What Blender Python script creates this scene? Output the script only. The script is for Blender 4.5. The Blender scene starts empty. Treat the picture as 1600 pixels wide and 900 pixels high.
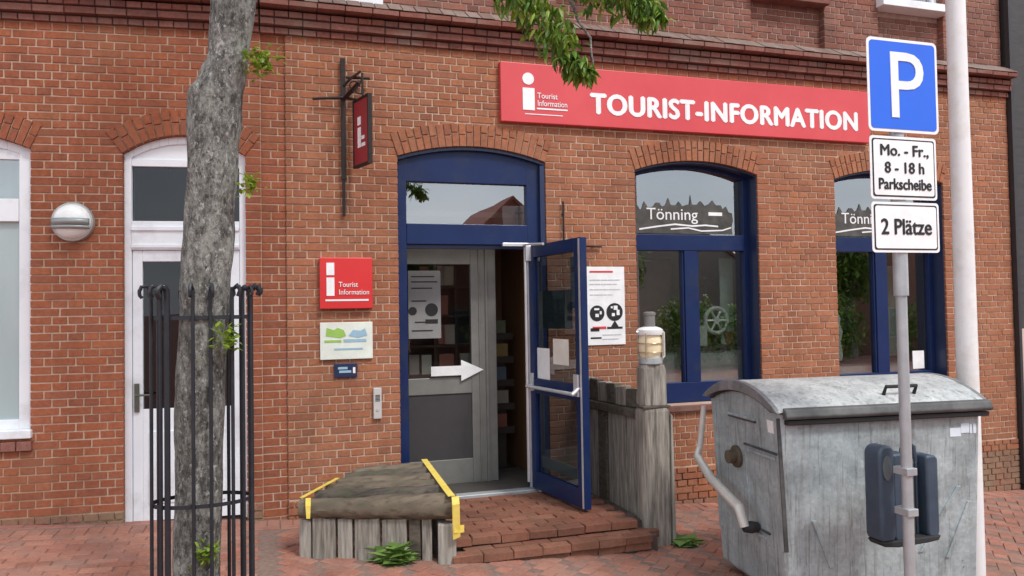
import bpy, bmesh, math, random
from math import sin, cos, pi, radians, sqrt, atan2, hypot
from mathutils import Vector, Matrix
random.seed(11)
SC = bpy.context.scene
COL = SC.collection

# ---------------------------------------------------------------- camera
CAM = Vector((0, -6.7, 1.62))
yaw, pitch, roll = radians(17.37), radians(1.6), radians(-0.954)
fw = Vector((sin(yaw)*cos(pitch), cos(yaw)*cos(pitch), sin(pitch)))
rt = Vector((cos(yaw), -sin(yaw), 0)); upv = rt.cross(fw)
r2 = rt*cos(roll)+upv*sin(roll); u2 = -rt*sin(roll)+upv*cos(roll)
cd = bpy.data.cameras.new('camera'); cam = bpy.data.objects.new('camera', cd); COL.objects.link(cam)
cam.matrix_world = Matrix(((r2.x, u2.x, -fw.x, CAM.x), (r2.y, u2.y, -fw.y, CAM.y), (r2.z, u2.z, -fw.z, CAM.z), (0, 0, 0, 1)))
cd.sensor_width = 36; cd.lens = 27; cd.clip_start = .05; cd.clip_end = 3000
SC.camera = cam

# ---------------------------------------------------------------- sky, sun, exposure
SUN_EL, SUN_AZ = radians(52), radians(155)      # azimuth from +y clockwise
w = bpy.data.worlds.new('World'); SC.world = w; w.use_nodes = True
nt = w.node_tree; nt.nodes.clear()
out = nt.nodes.new('ShaderNodeOutputWorld'); bg = nt.nodes.new('ShaderNodeBackground')
sky = nt.nodes.new('ShaderNodeTexSky'); sky.sky_type = 'NISHITA'; sky.sun_disc = False
sky.sun_elevation = SUN_EL; sky.sun_rotation = SUN_AZ; sky.dust_density = 2.0
tc = nt.nodes.new('ShaderNodeTexCoord'); nz = nt.nodes.new('ShaderNodeTexNoise')
nz.inputs['Scale'].default_value = 3.2; nz.inputs['Detail'].default_value = 5
mp = nt.nodes.new('ShaderNodeMapping'); mp.inputs['Scale'].default_value = (1, 1, 2.2)
cr = nt.nodes.new('ShaderNodeValToRGB')
cr.color_ramp.elements[0].position = .3; cr.color_ramp.elements[0].color = (6.3, 6.7, 7.3, 1)
cr.color_ramp.elements[1].position = .7; cr.color_ramp.elements[1].color = (9.4, 9.5, 9.7, 1)
mx = nt.nodes.new('ShaderNodeMixRGB'); mx.inputs[0].default_value = .82
nt.links.new(tc.outputs['Generated'], mp.inputs[0]); nt.links.new(mp.outputs[0], nz.inputs['Vector'])
nt.links.new(nz.outputs['Fac'], cr.inputs[0]); nt.links.new(sky.outputs[0], mx.inputs[1]); nt.links.new(cr.outputs[0], mx.inputs[2])
nt.links.new(mx.outputs[0], bg.inputs[0]); bg.inputs[1].default_value = .105
nt.links.new(bg.outputs[0], out.inputs[0])
sd = bpy.data.lights.new('sun', 'SUN'); sd.energy = 1.5; sd.angle = radians(11); sd.color = (1, .975, .94)
sun = bpy.data.objects.new('sun', sd); COL.objects.link(sun)
sdir = Vector((sin(SUN_AZ)*cos(SUN_EL), cos(SUN_AZ)*cos(SUN_EL), sin(SUN_EL)))
sun.rotation_euler = sdir.to_track_quat('Z', 'Y').to_euler()
SC.view_settings.view_transform = 'Standard'; SC.view_settings.look = 'None'
SC.view_settings.gamma = 1; SC.view_settings.exposure = .72

# ---------------------------------------------------------------- helpers: materials
def lk(t, a, b): t.links.new(a, b)
def newmat(name):
    m = bpy.data.materials.new(name); m.use_nodes = True
    return m, m.node_tree, m.node_tree.nodes['Principled BSDF']
def coords(t, scale=(1, 1, 1), kind='Object'):
    c = t.nodes.new('ShaderNodeTexCoord'); m = t.nodes.new('ShaderNodeMapping'); m.inputs['Scale'].default_value = scale
    lk(t, c.outputs[kind], m.inputs[0]); return m.outputs[0]
def noise(t, vec, scale, detail=5, rough=.6):
    n = t.nodes.new('ShaderNodeTexNoise'); n.inputs['Scale'].default_value = scale
    n.inputs['Detail'].default_value = detail; n.inputs['Roughness'].default_value = rough
    lk(t, vec, n.inputs['Vector']); return n.outputs['Fac']
def ramp(t, fac, stops, interp='LINEAR'):
    r = t.nodes.new('ShaderNodeValToRGB'); r.color_ramp.interpolation = interp
    e = r.color_ramp.elements
    while len(e) < len(stops): e.new(.5)
    for i, (p, c) in enumerate(stops):
        e[i].position = p; e[i].color = (*c, 1)
    lk(t, fac, r.inputs[0]); return r.outputs[0]
def mixc(t, fac, a, b, mode='MIX'):
    m = t.nodes.new('ShaderNodeMixRGB'); m.blend_type = mode
    for i, s in ((0, fac), (1, a), (2, b)):
        if isinstance(s, (int, float)): m.inputs[i].default_value = s
        elif isinstance(s, tuple): m.inputs[i].default_value = (*s, 1)
        else: lk(t, s, m.inputs[i])
    return m.outputs[0]
def bump(t, p, h, strength=.3, dist=.01):
    b = t.nodes.new('ShaderNodeBump'); b.inputs['Strength'].default_value = strength; b.inputs['Distance'].default_value = dist
    lk(t, h, b.inputs['Height']); lk(t, b.outputs[0], p.inputs['Normal'])
def surf(name, c1, c2, scale=6, rough=.6, metal=0., bmp=.15, stretch=(1, 1, 1), dirt=None, dscale=2.5, spec=.5):
    m, t, p = newmat(name)
    v = coords(t, stretch); n = noise(t, v, scale)
    c = ramp(t, n, [(.3, c1), (.7, c2)])
    if dirt:
        d = noise(t, v, dscale, 8, .7); f = ramp(t, d, [(.5, (0, 0, 0)), (.72, (1, 1, 1))])
        c = mixc(t, f, c, dirt)
    lk(t, c, p.inputs['Base Color'])
    p.inputs['Roughness'].default_value = rough; p.inputs['Metallic'].default_value = metal
    p.inputs['Specular IOR Level'].default_value = spec
    if bmp: bump(t, p, noise(t, v, scale*6), bmp, .004)
    return m
def brickmat(name, tones, grime, gscale=1.1, glo=.52, ghi=.75, bmp=.5):
    m, t, p = newmat(name)
    g = t.nodes.new('ShaderNodeNewGeometry'); oi = t.nodes.new('ShaderNodeObjectInfo')
    a = t.nodes.new('ShaderNodeMath'); a.operation = 'ADD'
    lk(t, g.outputs['Random Per Island'], a.inputs[0]); lk(t, oi.outputs['Random'], a.inputs[1])
    fr = t.nodes.new('ShaderNodeMath'); fr.operation = 'FRACT'; lk(t, a.outputs[0], fr.inputs[0])
    n = len(tones)
    av = [sum(x[k] for x in tones)/n for k in range(3)]; tones = [tuple(x[k]*.72+av[k]*.28 for k in range(3)) for x in tones]
    c = ramp(t, fr.outputs[0], [(i/(n-1), tones[i]) for i in range(n)])
    sc = t.nodes.new('ShaderNodeVectorMath'); sc.operation = 'SCALE'; sc.inputs['Scale'].default_value = 1
    lk(t, g.outputs['Position'], sc.inputs[0]); pos = sc.outputs[0]
    fine = noise(t, pos, 38, 6, .7)
    c = mixc(t, .45, c, ramp(t, fine, [(.3, (.35, .33, .33)), (.7, (1.25, 1.2, 1.15))]), 'MULTIPLY')
    gn = noise(t, pos, gscale, 7, .65)
    c = mixc(t, ramp(t, gn, [(glo, (0, 0, 0)), (ghi, (.75, .75, .75))]), c, grime)
    mv = t.nodes.new('ShaderNodeMapping'); mv.inputs['Scale'].default_value = (1, 1, .3); lk(t, pos, mv.inputs[0])
    c = mixc(t, .8, c, ramp(t, noise(t, mv.outputs[0], 2.1, 8, .7), [(.36, (.72, .70, .68)), (.55, (1, 1, 1)), (.7, (1.14, 1.13, 1.1))]), 'MULTIPLY')
    lk(t, c, p.inputs['Base Color']); p.inputs['Roughness'].default_value = .88
    p.inputs['Specular IOR Level'].default_value = .25
    bump(t, p, fine, bmp, .004)
    return m
def glassmat(name, tint=(.75, .8, .8), refl=.3, rough=.0):
    m, t, p = newmat(name); t.nodes.remove(p)
    o = t.nodes['Material Output']; tr = t.nodes.new('ShaderNodeBsdfTransparent'); gl = t.nodes.new('ShaderNodeBsdfGlossy')
    tr.inputs[0].default_value = (*tint, 1); gl.inputs['Roughness'].default_value = rough
    gl.inputs[0].default_value = (.92, .96, 1, 1)
    fr = t.nodes.new('ShaderNodeFresnel'); fr.inputs[0].default_value = 1.5
    ad = t.nodes.new('ShaderNodeMath'); ad.operation = 'ADD'; ad.use_clamp = True; ad.inputs[1].default_value = refl
    v = coords(t, (1, 1, 1)); bp = t.nodes.new('ShaderNodeBump'); bp.inputs['Strength'].default_value = .02; bp.inputs['Distance'].default_value = .05
    lk(t, noise(t, v, 1.6, 2), bp.inputs['Height']); lk(t, bp.outputs[0], gl.inputs['Normal'])
    lk(t, fr.outputs[0], ad.inputs[0]); mxs = t.nodes.new('ShaderNodeMixShader')
    ge = t.nodes.new('ShaderNodeNewGeometry'); mu = t.nodes.new('ShaderNodeMath'); mu.operation = 'MULTIPLY'; iv = t.nodes.new('ShaderNodeMath'); iv.operation = 'SUBTRACT'; iv.inputs[0].default_value = 1
    lk(t, ge.outputs['Backfacing'], iv.inputs[1]); lk(t, ad.outputs[0], mu.inputs[0]); lk(t, iv.outputs[0], mu.inputs[1]); lk(t, mu.outputs[0], mxs.inputs[0]); lk(t, tr.outputs[0], mxs.inputs[1]); lk(t, gl.outputs[0], mxs.inputs[2])
    lk(t, mxs.outputs[0], o.inputs[0]); return m
def flat(name, c, rough=.5, metal=0.): return surf(name, tuple(x*.9 for x in c), tuple(min(1, x*1.08) for x in c), 9, rough, metal, .05)

M = {}
M['brick_l'] = brickmat('orange_brick', [(.385, .125, .062), (.34, .112, .06), (.415, .145, .074), (.32, .106, .06), (.365, .134, .077), (.265, .095, .06), (.395, .13, .062)], (.30, .145, .08))
M['brick_r'] = brickmat('red_brown_brick', [(.405, .158, .083), (.35, .137, .074), (.445, .192, .105), (.325, .127, .074), (.395, .178, .106), (.265, .108, .068), (.425, .167, .081)], (.34, .175, .105))
M['brick_u'] = brickmat('weathered_purple_brick', [(.29, .105, .072), (.21, .085, .064), (.34, .15, .105), (.16, .07, .056), (.36, .18, .135), (.25, .105, .075)], (.20, .12, .09), 1.6, .5, .7)
M['brick_c'] = brickmat('cornice_brick_clay', [(.27, .10, .075), (.21, .085, .07), (.32, .15, .12), (.18, .075, .065)], (.24, .17, .14), 2.2, .5, .68)
M['brick_gray'] = brickmat('grey_weathered_brick', [(.24, .155, .13), (.19, .12, .105), (.30, .22, .19), (.16, .105, .09)], (.26, .22, .19), 2.5, .45, .65)
M['brick_base'] = brickmat('mossy_plinth_brick', [(.30, .15, .10), (.26, .14, .10), (.33, .18, .12)], (.24, .19, .12), 2.2, .45, .65)
def mortarmat(name, light, dirty, brickish, sc):
    m, t, p = newmat(name); g = t.nodes.new('ShaderNodeNewGeometry'); pos = g.outputs['Position']
    c = ramp(t, noise(t, pos, 14, 6, .7), [(.3, tuple(x*.82 for x in light)), (.7, light)])
    c = mixc(t, ramp(t, noise(t, pos, sc, 7, .7), [(.44, (0, 0, 0)), (.6, (1, 1, 1))]), c, dirty)
    c = mixc(t, ramp(t, noise(t, pos, sc*2.7, 6, .7), [(.52, (0, 0, 0)), (.68, (.85, .85, .85))]), c, brickish)
    lk(t, c, p.inputs['Base Color']); p.inputs['Roughness'].default_value = .95; bump(t, p, noise(t, pos, 70), .4, .004); return m
M['mortar'] = mortarmat('lime_mortar', (.60, .44, .33), (.43, .28, .19), (.34, .18, .10), 1.3)
M['mortar_u'] = surf('dark_mortar', (.30, .2, .17), (.44, .33, .29), 12, .95, 0, .3, dirt=(.2, .14, .12))
M['mortar_d'] = surf('shade_grime_mortar', (.06, .04, .035), (.12, .085, .075), 12, .95, 0, .3)  # dark tone stands for gap shade in the cornice, grime between the steps
M['paver'] = brickmat('red_clinker_paver', [(.42, .18, .125), (.34, .14, .10), (.48, .23, .165), (.30, .13, .10), (.44, .21, .155), (.26, .16, .135), (.39, .16, .115)], (.29, .18, .14), 1.9, .46, .66)
M['paver_joint'] = surf('sandy_joint', (.16, .10, .08), (.25, .17, .14), 30, .95, 0, .3)
M['step'] = brickmat('step_clinker', [(.28, .115, .075), (.22, .09, .06), (.32, .15, .10), (.18, .08, .056)], (.16, .09, .06), 2.5, .5, .7)
M['white'] = surf('white_paint', (.77, .815, .87), (.83, .865, .905), 3, .35, 0, .03, dirt=(.62, .63, .65))
M['blue'] = surf('blue_paint', (.006, .018, .078), (.009, .025, .102), 3, .4, 0, .08, dirt=(.02, .032, .075), dscale=4, spec=.3)
M['blue_dark'] = surf('navy_paint_and_shade', (.011, .022, .07), (.016, .03, .09), 3, .35, 0, .04)
M['alu'] = flat('grey_aluminium', (.23, .23, .215), .45, .3)
M['alu_bright'] = flat('bright_aluminium', (.72, .73, .75), .3, .5)
M['glass'] = glassmat('window_glass', (.78, .82, .81), .27)
M['glass_dark'] = glassmat('door_glass', (.5, .55, .58), .015)
M['glass_clear'] = glassmat('inner_glass', (.85, .87, .86), .02)
M['frosted'] = surf('frosted_curtain_glass', (.36, .45, .46), (.47, .55, .55), 2, .12, 0, .0, (1, 1, .3))
M['red_sign'] = surf('red_enamel', (.60, .055, .065), (.66, .075, .085), 2, .35, 0, .02)
M['red_bright'] = surf('bright_red_enamel', (.62, .028, .03), (.68, .04, .04), 2, .3, 0, .02)
M['sign_white'] = flat('print_white', (.86, .86, .87), .5)
M['black'] = flat('black_print', (.012, .012, .014), .5)
M['iron'] = surf('rusty_black_iron', (.012, .011, .012), (.03, .018, .015), 20, .6, .3, .3, dirt=(.06, .022, .014))
M['guard'] = surf('dark_guard_paint', (.014, .016, .022), (.025, .027, .034), 14, .5, .2, .15)
M['wood'] = surf('weathered_grey_timber', (.13, .115, .098), (.42, .385, .335), 5, .9, 0, .9, (11, 11, .8), dirt=(.07, .065, .05), dscale=1.6)
M['wood_dark'] = surf('damp_dark_timber', (.04, .033, .027), (.15, .122, .098), 6, .9, 0, .9, (1.6, 5, 5), dirt=(.06, .075, .03), dscale=3)
M['wood_pale'] = surf('pale_split_timber', (.22, .20, .17), (.48, .45, .40), 5, .9, 0, .7, (10, 10, .6), dirt=(.12, .11, .09), dscale=1.4)
M['wood_brown'] = surf('brown_weathered_log', (.075, .055, .038), (.24, .19, .14), 6, .9, 0, .9, (1.6, 5, 5), dirt=(.05, .06, .03), dscale=3)
M['yellow'] = surf('yellow_marking_tape', (.75, .55, .06), (.85, .68, .18), 12, .55, 0, .1)
M['brownwood'] = surf('brown_interior_panel', (.15, .075, .032), (.2, .105, .05), 4, .5, 0, .1, (4, 4, .5))
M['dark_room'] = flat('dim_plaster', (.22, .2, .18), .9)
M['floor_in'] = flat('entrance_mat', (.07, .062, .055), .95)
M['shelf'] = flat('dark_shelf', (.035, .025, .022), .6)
M['pblue'] = surf('traffic_blue', (.012, .12, .72), (.014, .14, .80), 2, .3, 0, .02)
M['galv_post'] = surf('galvanised_post', (.38, .41, .43), (.5, .53, .55), 9, .45, .5, .05)
M['pole_white'] = surf('white_pole_paint', (.72, .72, .73), (.8, .8, .8), 3, .4, 0, .03, dirt=(.6, .56, .5))
M['plastic'] = surf('dark_blue_grey_plastic', (.03, .05, .078), (.05, .075, .108), 6, .5, 0, .1)
M['rubber'] = flat('black_rubber', (.02, .02, .022), .8)
M['opal'] = flat('opal_glass', (.82, .84, .84), .25)
M['cream'] = surf('cream_lantern_glass', (.78, .62, .38), (.86, .75, .55), 8, .3, 0, .02)
M['greenprint'] = flat('green_print', (.30, .52, .10), .5)
M['blueprint'] = flat('pale_blue_print', (.30, .48, .60), .5)
M['palebg'] = flat('pale_sign_plate', (.72, .77, .70), .5)
M['grey_box'] = flat('light_grey_plastic', (.52, .5, .49), .5)
M['lip_and_shade'] = surf('dark_rim_and_seam_shade', (.06, .06, .062), (.13, .13, .13), 8, .6, .2, .2, dirt=(.03, .03, .03))

def galvanised(name, lo, hi, metal=.55, rough=.42):
    m, t, p = newmat(name); v = coords(t)
    vo = t.nodes.new('ShaderNodeTexVoronoi'); vo.inputs['Scale'].default_value = 46; lk(t, v, vo.inputs['Vector'])
    n = noise(t, v, 5, 8, .7); st = noise(t, coords(t, (9, 9, .8)), 2.2, 6, .7)
    c = ramp(t, n, [(.32, lo), (.68, hi)])
    c = mixc(t, .38, c, ramp(t, vo.outputs['Color'], [(0, (.62, .66, .7)), (1, (1.18, 1.18, 1.16))]), 'MULTIPLY')
    c = mixc(t, ramp(t, st, [(.5, (0, 0, 0)), (.74, (.65, .65, .65))]), c, (.13, .135, .12))
    sp = noise(t, v, 17, 8, .75)
    c = mixc(t, ramp(t, sp, [(.62, (0, 0, 0)), (.7, (.8, .8, .8))]), c, (.10, .095, .08))
    dr = noise(t, coords(t, (16, 16, .5)), 2.6, 6, .7); c = mixc(t, ramp(t, dr, [(.56, (0, 0, 0)), (.64, (.5, .5, .5))]), c, (.10, .085, .07))
    ru = noise(t, coords(t, (2.2, 2.2, .9)), 3.1, 9, .75); c = mixc(t, ramp(t, ru, [(.64, (0, 0, 0)), (.72, (.7, .7, .7))]), c, (.17, .085, .04))
    lk(t, c, p.inputs['Base Color']); p.inputs['Metallic'].default_value = metal
    rr = ramp(t, n, [(.3, (rough-.12,)*3), (.7, (rough+.18,)*3)]); lk(t, rr, p.inputs['Roughness'])
    bump(t, p, noise(t, v, 2.6, 5), .8, .03); return m
M['galv'] = galvanised('mottled_galvanised_steel', (.285, .335, .35), (.47, .525, .535), .2, .5)
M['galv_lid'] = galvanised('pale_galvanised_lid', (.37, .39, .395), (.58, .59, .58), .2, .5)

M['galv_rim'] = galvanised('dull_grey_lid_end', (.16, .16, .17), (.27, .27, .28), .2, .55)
def barkmat():
    m, t, p = newmat('grey_fissured_bark')
    n = noise(t, coords(t, (1, 1, .6)), 46, 8, .85); big = noise(t, coords(t, (1, 1, .28)), 15, 7, .75); wh = noise(t, coords(t, (1, 1, .75)), 36, 6, .8); dk = noise(t, coords(t, (1, 1, .55)), 29, 6, .8)
    c = ramp(t, n, [(.38, (.055, .053, .05)), (.47, (.15, .148, .138)), (.56, (.26, .257, .242)), (.64, (.42, .415, .4))])
    c = mixc(t, .8, c, ramp(t, big, [(.38, (.3, .29, .28)), (.56, (1.2, 1.19, 1.16))]), 'MULTIPLY')
    c = mixc(t, ramp(t, dk, [(.54, (0, 0, 0)), (.60, (.9, .9, .9))]), c, (.045, .043, .038))
    pt = noise(t, coords(t, (1, 1, .6)), 8, 6, .75); c = mixc(t, ramp(t, pt, [(.52, (0, 0, 0)), (.62, (.6, .6, .6))]), c, (.40, .41, .37))
    c = mixc(t, ramp(t, wh, [(.56, (0, 0, 0)), (.62, (.85, .85, .85))]), c, (.52, .52, .49))
    mo = noise(t, coords(t), 3.5, 6, .7)
    c = mixc(t, ramp(t, mo, [(.58, (0, 0, 0)), (.72, (.45, .45, .45))]), c, (.17, .19, .10))
    lk(t, c, p.inputs['Base Color']); p.inputs['Roughness'].default_value = .95
    bump(t, p, mixc(t, .45, mixc(t, .5, n, dk), big), 1., .035); return m
M['bark'] = barkmat()
def leafmat(name, cs, trans=.35):
    m, t, p = newmat(name); g = t.nodes.new('ShaderNodeNewGeometry'); oi = t.nodes.new('ShaderNodeObjectInfo')
    a = t.nodes.new('ShaderNodeMath'); a.operation = 'ADD'; lk(t, g.outputs['Random Per Island'], a.inputs[0]); lk(t, oi.outputs['Random'], a.inputs[1])
    f = t.nodes.new('ShaderNodeMath'); f.operation = 'FRACT'; lk(t, a.outputs[0], f.inputs[0])
    c = ramp(t, f.outputs[0], [(i/(len(cs)-1), x) for i, x in enumerate(cs)])
    lk(t, c, p.inputs['Base Color']); p.inputs['Roughness'].default_value = .45
    tr = t.nodes.new('ShaderNodeBsdfTranslucent'); lk(t, c, tr.inputs[0]); ms = t.nodes.new('ShaderNodeMixShader'); ms.inputs[0].default_value = trans
    lk(t, p.outputs[0], ms.inputs[1]); lk(t, tr.outputs[0], ms.inputs[2]); lk(t, ms.outputs[0], t.nodes['Material Output'].inputs[0]); return m
M['leaf'] = leafmat('tree_leaf', [(.05, .13, .014), (.10, .21, .02), (.19, .33, .035), (.07, .15, .018), (.33, .44, .06), (.045, .11, .012)])
M['sprout'] = leafmat('young_sprout_leaf', [(.22, .34, .03), (.30, .42, .05), (.16, .28, .03)], .45)
M['weed'] = leafmat('weed_blade', [(.08, .16, .03), (.14, .25, .05), (.22, .33, .08)], .3)

# ---------------------------------------------------------------- helpers: objects
HX, A = -.08, radians(-6)
BASE = {}
def place(o, base, frame, rz=0):
    if frame == 'L':
        p = Vector((base[0]-HX, base[1], 0)); p.rotate(Matrix.Rotation(A, 3, 'Z'))
        o.location = (HX+p.x, p.y, base[2]); o.rotation_euler = (0, 0, A+rz)
    else:
        o.location = base; o.rotation_euler = (0, 0, rz)
def tag(o, label=None, cat=None, group=None, kind=None):
    if label: o['label'] = label
    if cat: o['category'] = cat
    if group: o['group'] = group
    if kind: o['kind'] = kind
    return o
def thing(name, label, cat, base=(0, 0, 0), frame='R', rz=0, group=None):
    """Empty at the base of a thing; children are written in the same coordinates as base."""
    o = bpy.data.objects.new(name, None); o.empty_display_size = .1; COL.objects.link(o)
    place(o, base, frame, rz); BASE[o] = Vector(base); return tag(o, label, cat, group)
def link(name, me, parent=None):
    o = bpy.data.objects.new(name, me); COL.objects.link(o)
    if parent is not None: o.parent = parent
    return o
class MB:
    def __init__(s): s.v = []; s.f = []
    def add(s, vs, fs):
        n = len(s.v); s.v += [tuple(v) for v in vs]; s.f += [tuple(n+i for i in f) for f in fs]; return s
    def box(s, x0, x1, y0, y1, z0, z1):
        return s.add([(x0, y0, z0), (x1, y0, z0), (x1, y1, z0), (x0, y1, z0), (x0, y0, z1), (x1, y0, z1), (x1, y1, z1), (x0, y1, z1)],
                     [(0, 3, 2, 1), (4, 5, 6, 7), (0, 1, 5, 4), (1, 2, 6, 5), (2, 3, 7, 6), (3, 0, 4, 7)])
    def hexa(s, p): return s.add(p, [(0, 3, 2, 1), (4, 5, 6, 7), (0, 1, 5, 4), (1, 2, 6, 5), (2, 3, 7, 6), (3, 0, 4, 7)])
    def prism(s, poly, a0, a1, axis='y'):
        f = {'y': lambda p, a: (p[0], a, p[1]), 'x': lambda p, a: (a, p[0], p[1]), 'z': lambda p, a: (p[0], p[1], a)}[axis]
        n = len(poly)
        return s.add([f(p, a0) for p in poly]+[f(p, a1) for p in poly],
                     [tuple(range(n)), tuple(range(2*n-1, n-1, -1))]+[(i, i+n, (i+1) % n+n, (i+1) % n) for i in range(n)])
    def tube(s, path, r, n=8, caps=True):
        path = [Vector(p) for p in path]; N = len(path)
        rs = r if isinstance(r, (list, tuple)) else [r]*N
        vs = []; fs = []; up = None
        for i, p in enumerate(path):
            t = (path[min(i+1, N-1)]-path[max(i-1, 0)]).normalized()
            if up is None: up = Vector((0, 0, 1)) if abs(t.z) < .9 else Vector((1, 0, 0))
            a = t.cross(up).normalized(); b = t.cross(a).normalized(); up = -b if False else a.cross(t).normalized()
            for k in range(n):
                q = 2*pi*k/n; vs.append(p+a*rs[i]*cos(q)+up*rs[i]*sin(q))
        for i in range(N-1):
            for k in range(n): fs.append((i*n+k, i*n+(k+1) % n, (i+1)*n+(k+1) % n, (i+1)*n+k))
        if caps: fs += [tuple(range(n-1, -1, -1)), tuple(range((N-1)*n, N*n))]
        return s.add(vs, fs)
    def lathe(s, prof, c, n=24, axis='z'):
        f = {'z': lambda r, h, q: (c[0]+r*cos(q), c[1]+r*sin(q), c[2]+h), 'y': lambda r, h, q: (c[0]+r*cos(q), c[1]+h, c[2]+r*sin(q)),
             'x': lambda r, h, q: (c[0]+h, c[1]+r*cos(q), c[2]+r*sin(q))}[axis]
        vs = [f(r, h, 2*pi*k/n) for r, h in prof for k in range(n)]; N = len(prof)
        fs = [(i*n+k, i*n+(k+1) % n, (i+1)*n+(k+1) % n, (i+1)*n+k) for i in range(N-1) for k in range(n)]
        fs += [tuple(range(n-1, -1, -1)), tuple(range((N-1)*n, N*n))]
        return s.add(vs, fs)
    def build(s, name, mat, parent=None, bevel=0, smooth=False, base=None):
        b = BASE.get(parent, base) if base is None else Vector(base)
        if b is None: b = Vector((0, 0, 0))
        me = bpy.data.meshes.new(name); me.from_pydata([(v[0]-b[0], v[1]-b[1], v[2]-b[2]) for v in s.v], [], s.f)
        bm = bmesh.new(); bm.from_mesh(me); bmesh.ops.recalc_face_normals(bm, faces=bm.faces); bm.to_mesh(me); bm.free()
        me.materials.append(M[mat] if isinstance(mat, str) else mat)
        if smooth:
            me.shade_smooth(); me.set_sharp_from_angle(angle=radians(40))
        o = link(name, me, parent); BASE[o] = b
        if parent is None: o.location = b
        if bevel:
            md = o.modifiers.new('bevel', 'BEVEL'); md.width = bevel; md.segments = 2; md.limit_method = 'ANGLE'; md.angle_limit = radians(35)
        return o
def bx(name, mat, parent, x0, x1, y0, y1, z0, z1, bevel=0): return MB().box(x0, x1, y0, y1, z0, z1).build(name, mat, parent, bevel)
def text(body, mat, parent, x, y, z, size, width=None, name='lettering', bold=.0, align='LEFT', font_extr=.002, rz=0, slope=0, spacing=1.0):
    cu = bpy.data.curves.new('lettering', 'FONT'); cu.body = body; cu.size = size; cu.extrude = font_extr; cu.align_x = align; cu.space_character = spacing
    cu.resolution_u = 4
    o = bpy.data.objects.new('tmp', cu); COL.objects.link(o)
    dg = bpy.context.evaluated_depsgraph_get(); me = bpy.data.meshes.new_from_object(o.evaluated_get(dg))
    bpy.data.objects.remove(o)
    if bold:
        n0 = len(me.vertices); vv = [v.co.copy() for v in me.vertices]; ff = [tuple(p.vertices) for p in me.polygons]
        me = bpy.data.meshes.new('lettering')
        V2 = []; F2 = []
        for q, (dx, dy) in enumerate(((-bold, 0), (bold, 0), (0, bold*.7), (0, -bold*.7))):
            V2 += [(v.x+dx, v.y+dy, v.z+q*.0003) for v in vv]; F2 += [tuple(i+q*n0 for i in f) for f in ff]
        me.from_pydata(V2, [], F2)
    xs = [v.co.x for v in me.vertices]; k = 1
    if width: k = width/(max(xs)-min(xs))
    b = BASE[parent]
    for v in me.vertices:
        p = Vector((v.co.x*k, -v.co.z, v.co.y+slope*v.co.x*k))
        if rz: p.rotate(Matrix.Rotation(rz, 3, 'Z'))
        v.co = (p.x+x-b[0], p.y+y-b[1], p.z+z-b[2])
    me.materials.clear(); me.materials.append(M[mat])
    o = link(name, me, parent); BASE[o] = b
    if size < .1: o['kind'] = 'stuff'
    return o

def zg(x): return -.02-.055*(max(-9, min(14, x))+1.1)

# ---------------------------------------------------------------- ground
def ground():
    m, t, p = newmat('ground_brick_paving')
    v = coords(t, (1, 1, 1)); b = t.nodes.new('ShaderNodeTexBrick'); lk(t, v, b.inputs['Vector'])
    b.inputs['Scale'].default_value = 1; b.inputs['Brick Width'].default_value = .205; b.inputs['Row Height'].default_value = .105; b.inputs['Mortar Size'].default_value = .004
    b.inputs['Color1'].default_value = (.36, .15, .115, 1); b.inputs['Color2'].default_value = (.27, .12, .1, 1); b.inputs['Mortar'].default_value = (.14, .1, .08, 1)
    c = mixc(t, .5, b.outputs['Color'], ramp(t, noise(t, v, 9, 6), [(.3, (.5, .5, .5)), (.7, (1.3, 1.3, 1.3))]), 'MULTIPLY')
    lk(t, c, p.inputs['Base Color']); p.inputs['Roughness'].default_value = .9
    xs = [-900, -300, -90, -30, -9, -4, 0, 4, 9, 14, 30, 90, 300, 900]; ys = [-900, -300, -90, -30, -14, -8, -4, 0, 4, 12, 60, 300, 900]
    mb = MB(); mb.add([(x, y, zg(x)-.012) for y in ys for x in xs], [(j*len(xs)+i, j*len(xs)+i+1, (j+1)*len(xs)+i+1, (j+1)*len(xs)+i) for j in range(len(ys)-1) for i in range(len(xs)-1)])
    tag(mb.build('ground', m), 'red brick paved ground running from the facade to the street', kind='structure')
ground()

def depth_of(p): return (Vector(p)-CAM).dot(fw)
def in_frame(p, mg=1.02):
    d = Vector(p)-CAM; z = d.dot(fw)
    if z < .1: return False
    return abs(d.dot(r2)/z*1200) < 800*mg and abs(d.dot(u2)/z*1200) < 450*mg

def slab_brick(vs8, ch=.004):
    """8 corners (bottom 4, top 4 around); returns chamfered block: vertices and faces, top = front face."""
    b, tt = vs8[:4], vs8[4:]
    c = sum((Vector(v) for v in tt), Vector())/4
    nrm = (Vector(tt[0])-Vector(b[0])).normalized()
    mid = [Vector(v)-nrm*ch for v in tt]; top = []
    for v in tt:
        d = (c-Vector(v)); top.append(Vector(v)+d.normalized()*min(ch*1.4, d.length*.3))
    vs = [Vector(v) for v in b]+mid+top
    fs = [(8, 9, 10, 11)]
    for i in range(4):
        j = (i+1) % 4; fs += [(i, j, 4+j, 4+i), (4+i, 4+j, 8+j, 8+i)]
    return vs, fs

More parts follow.
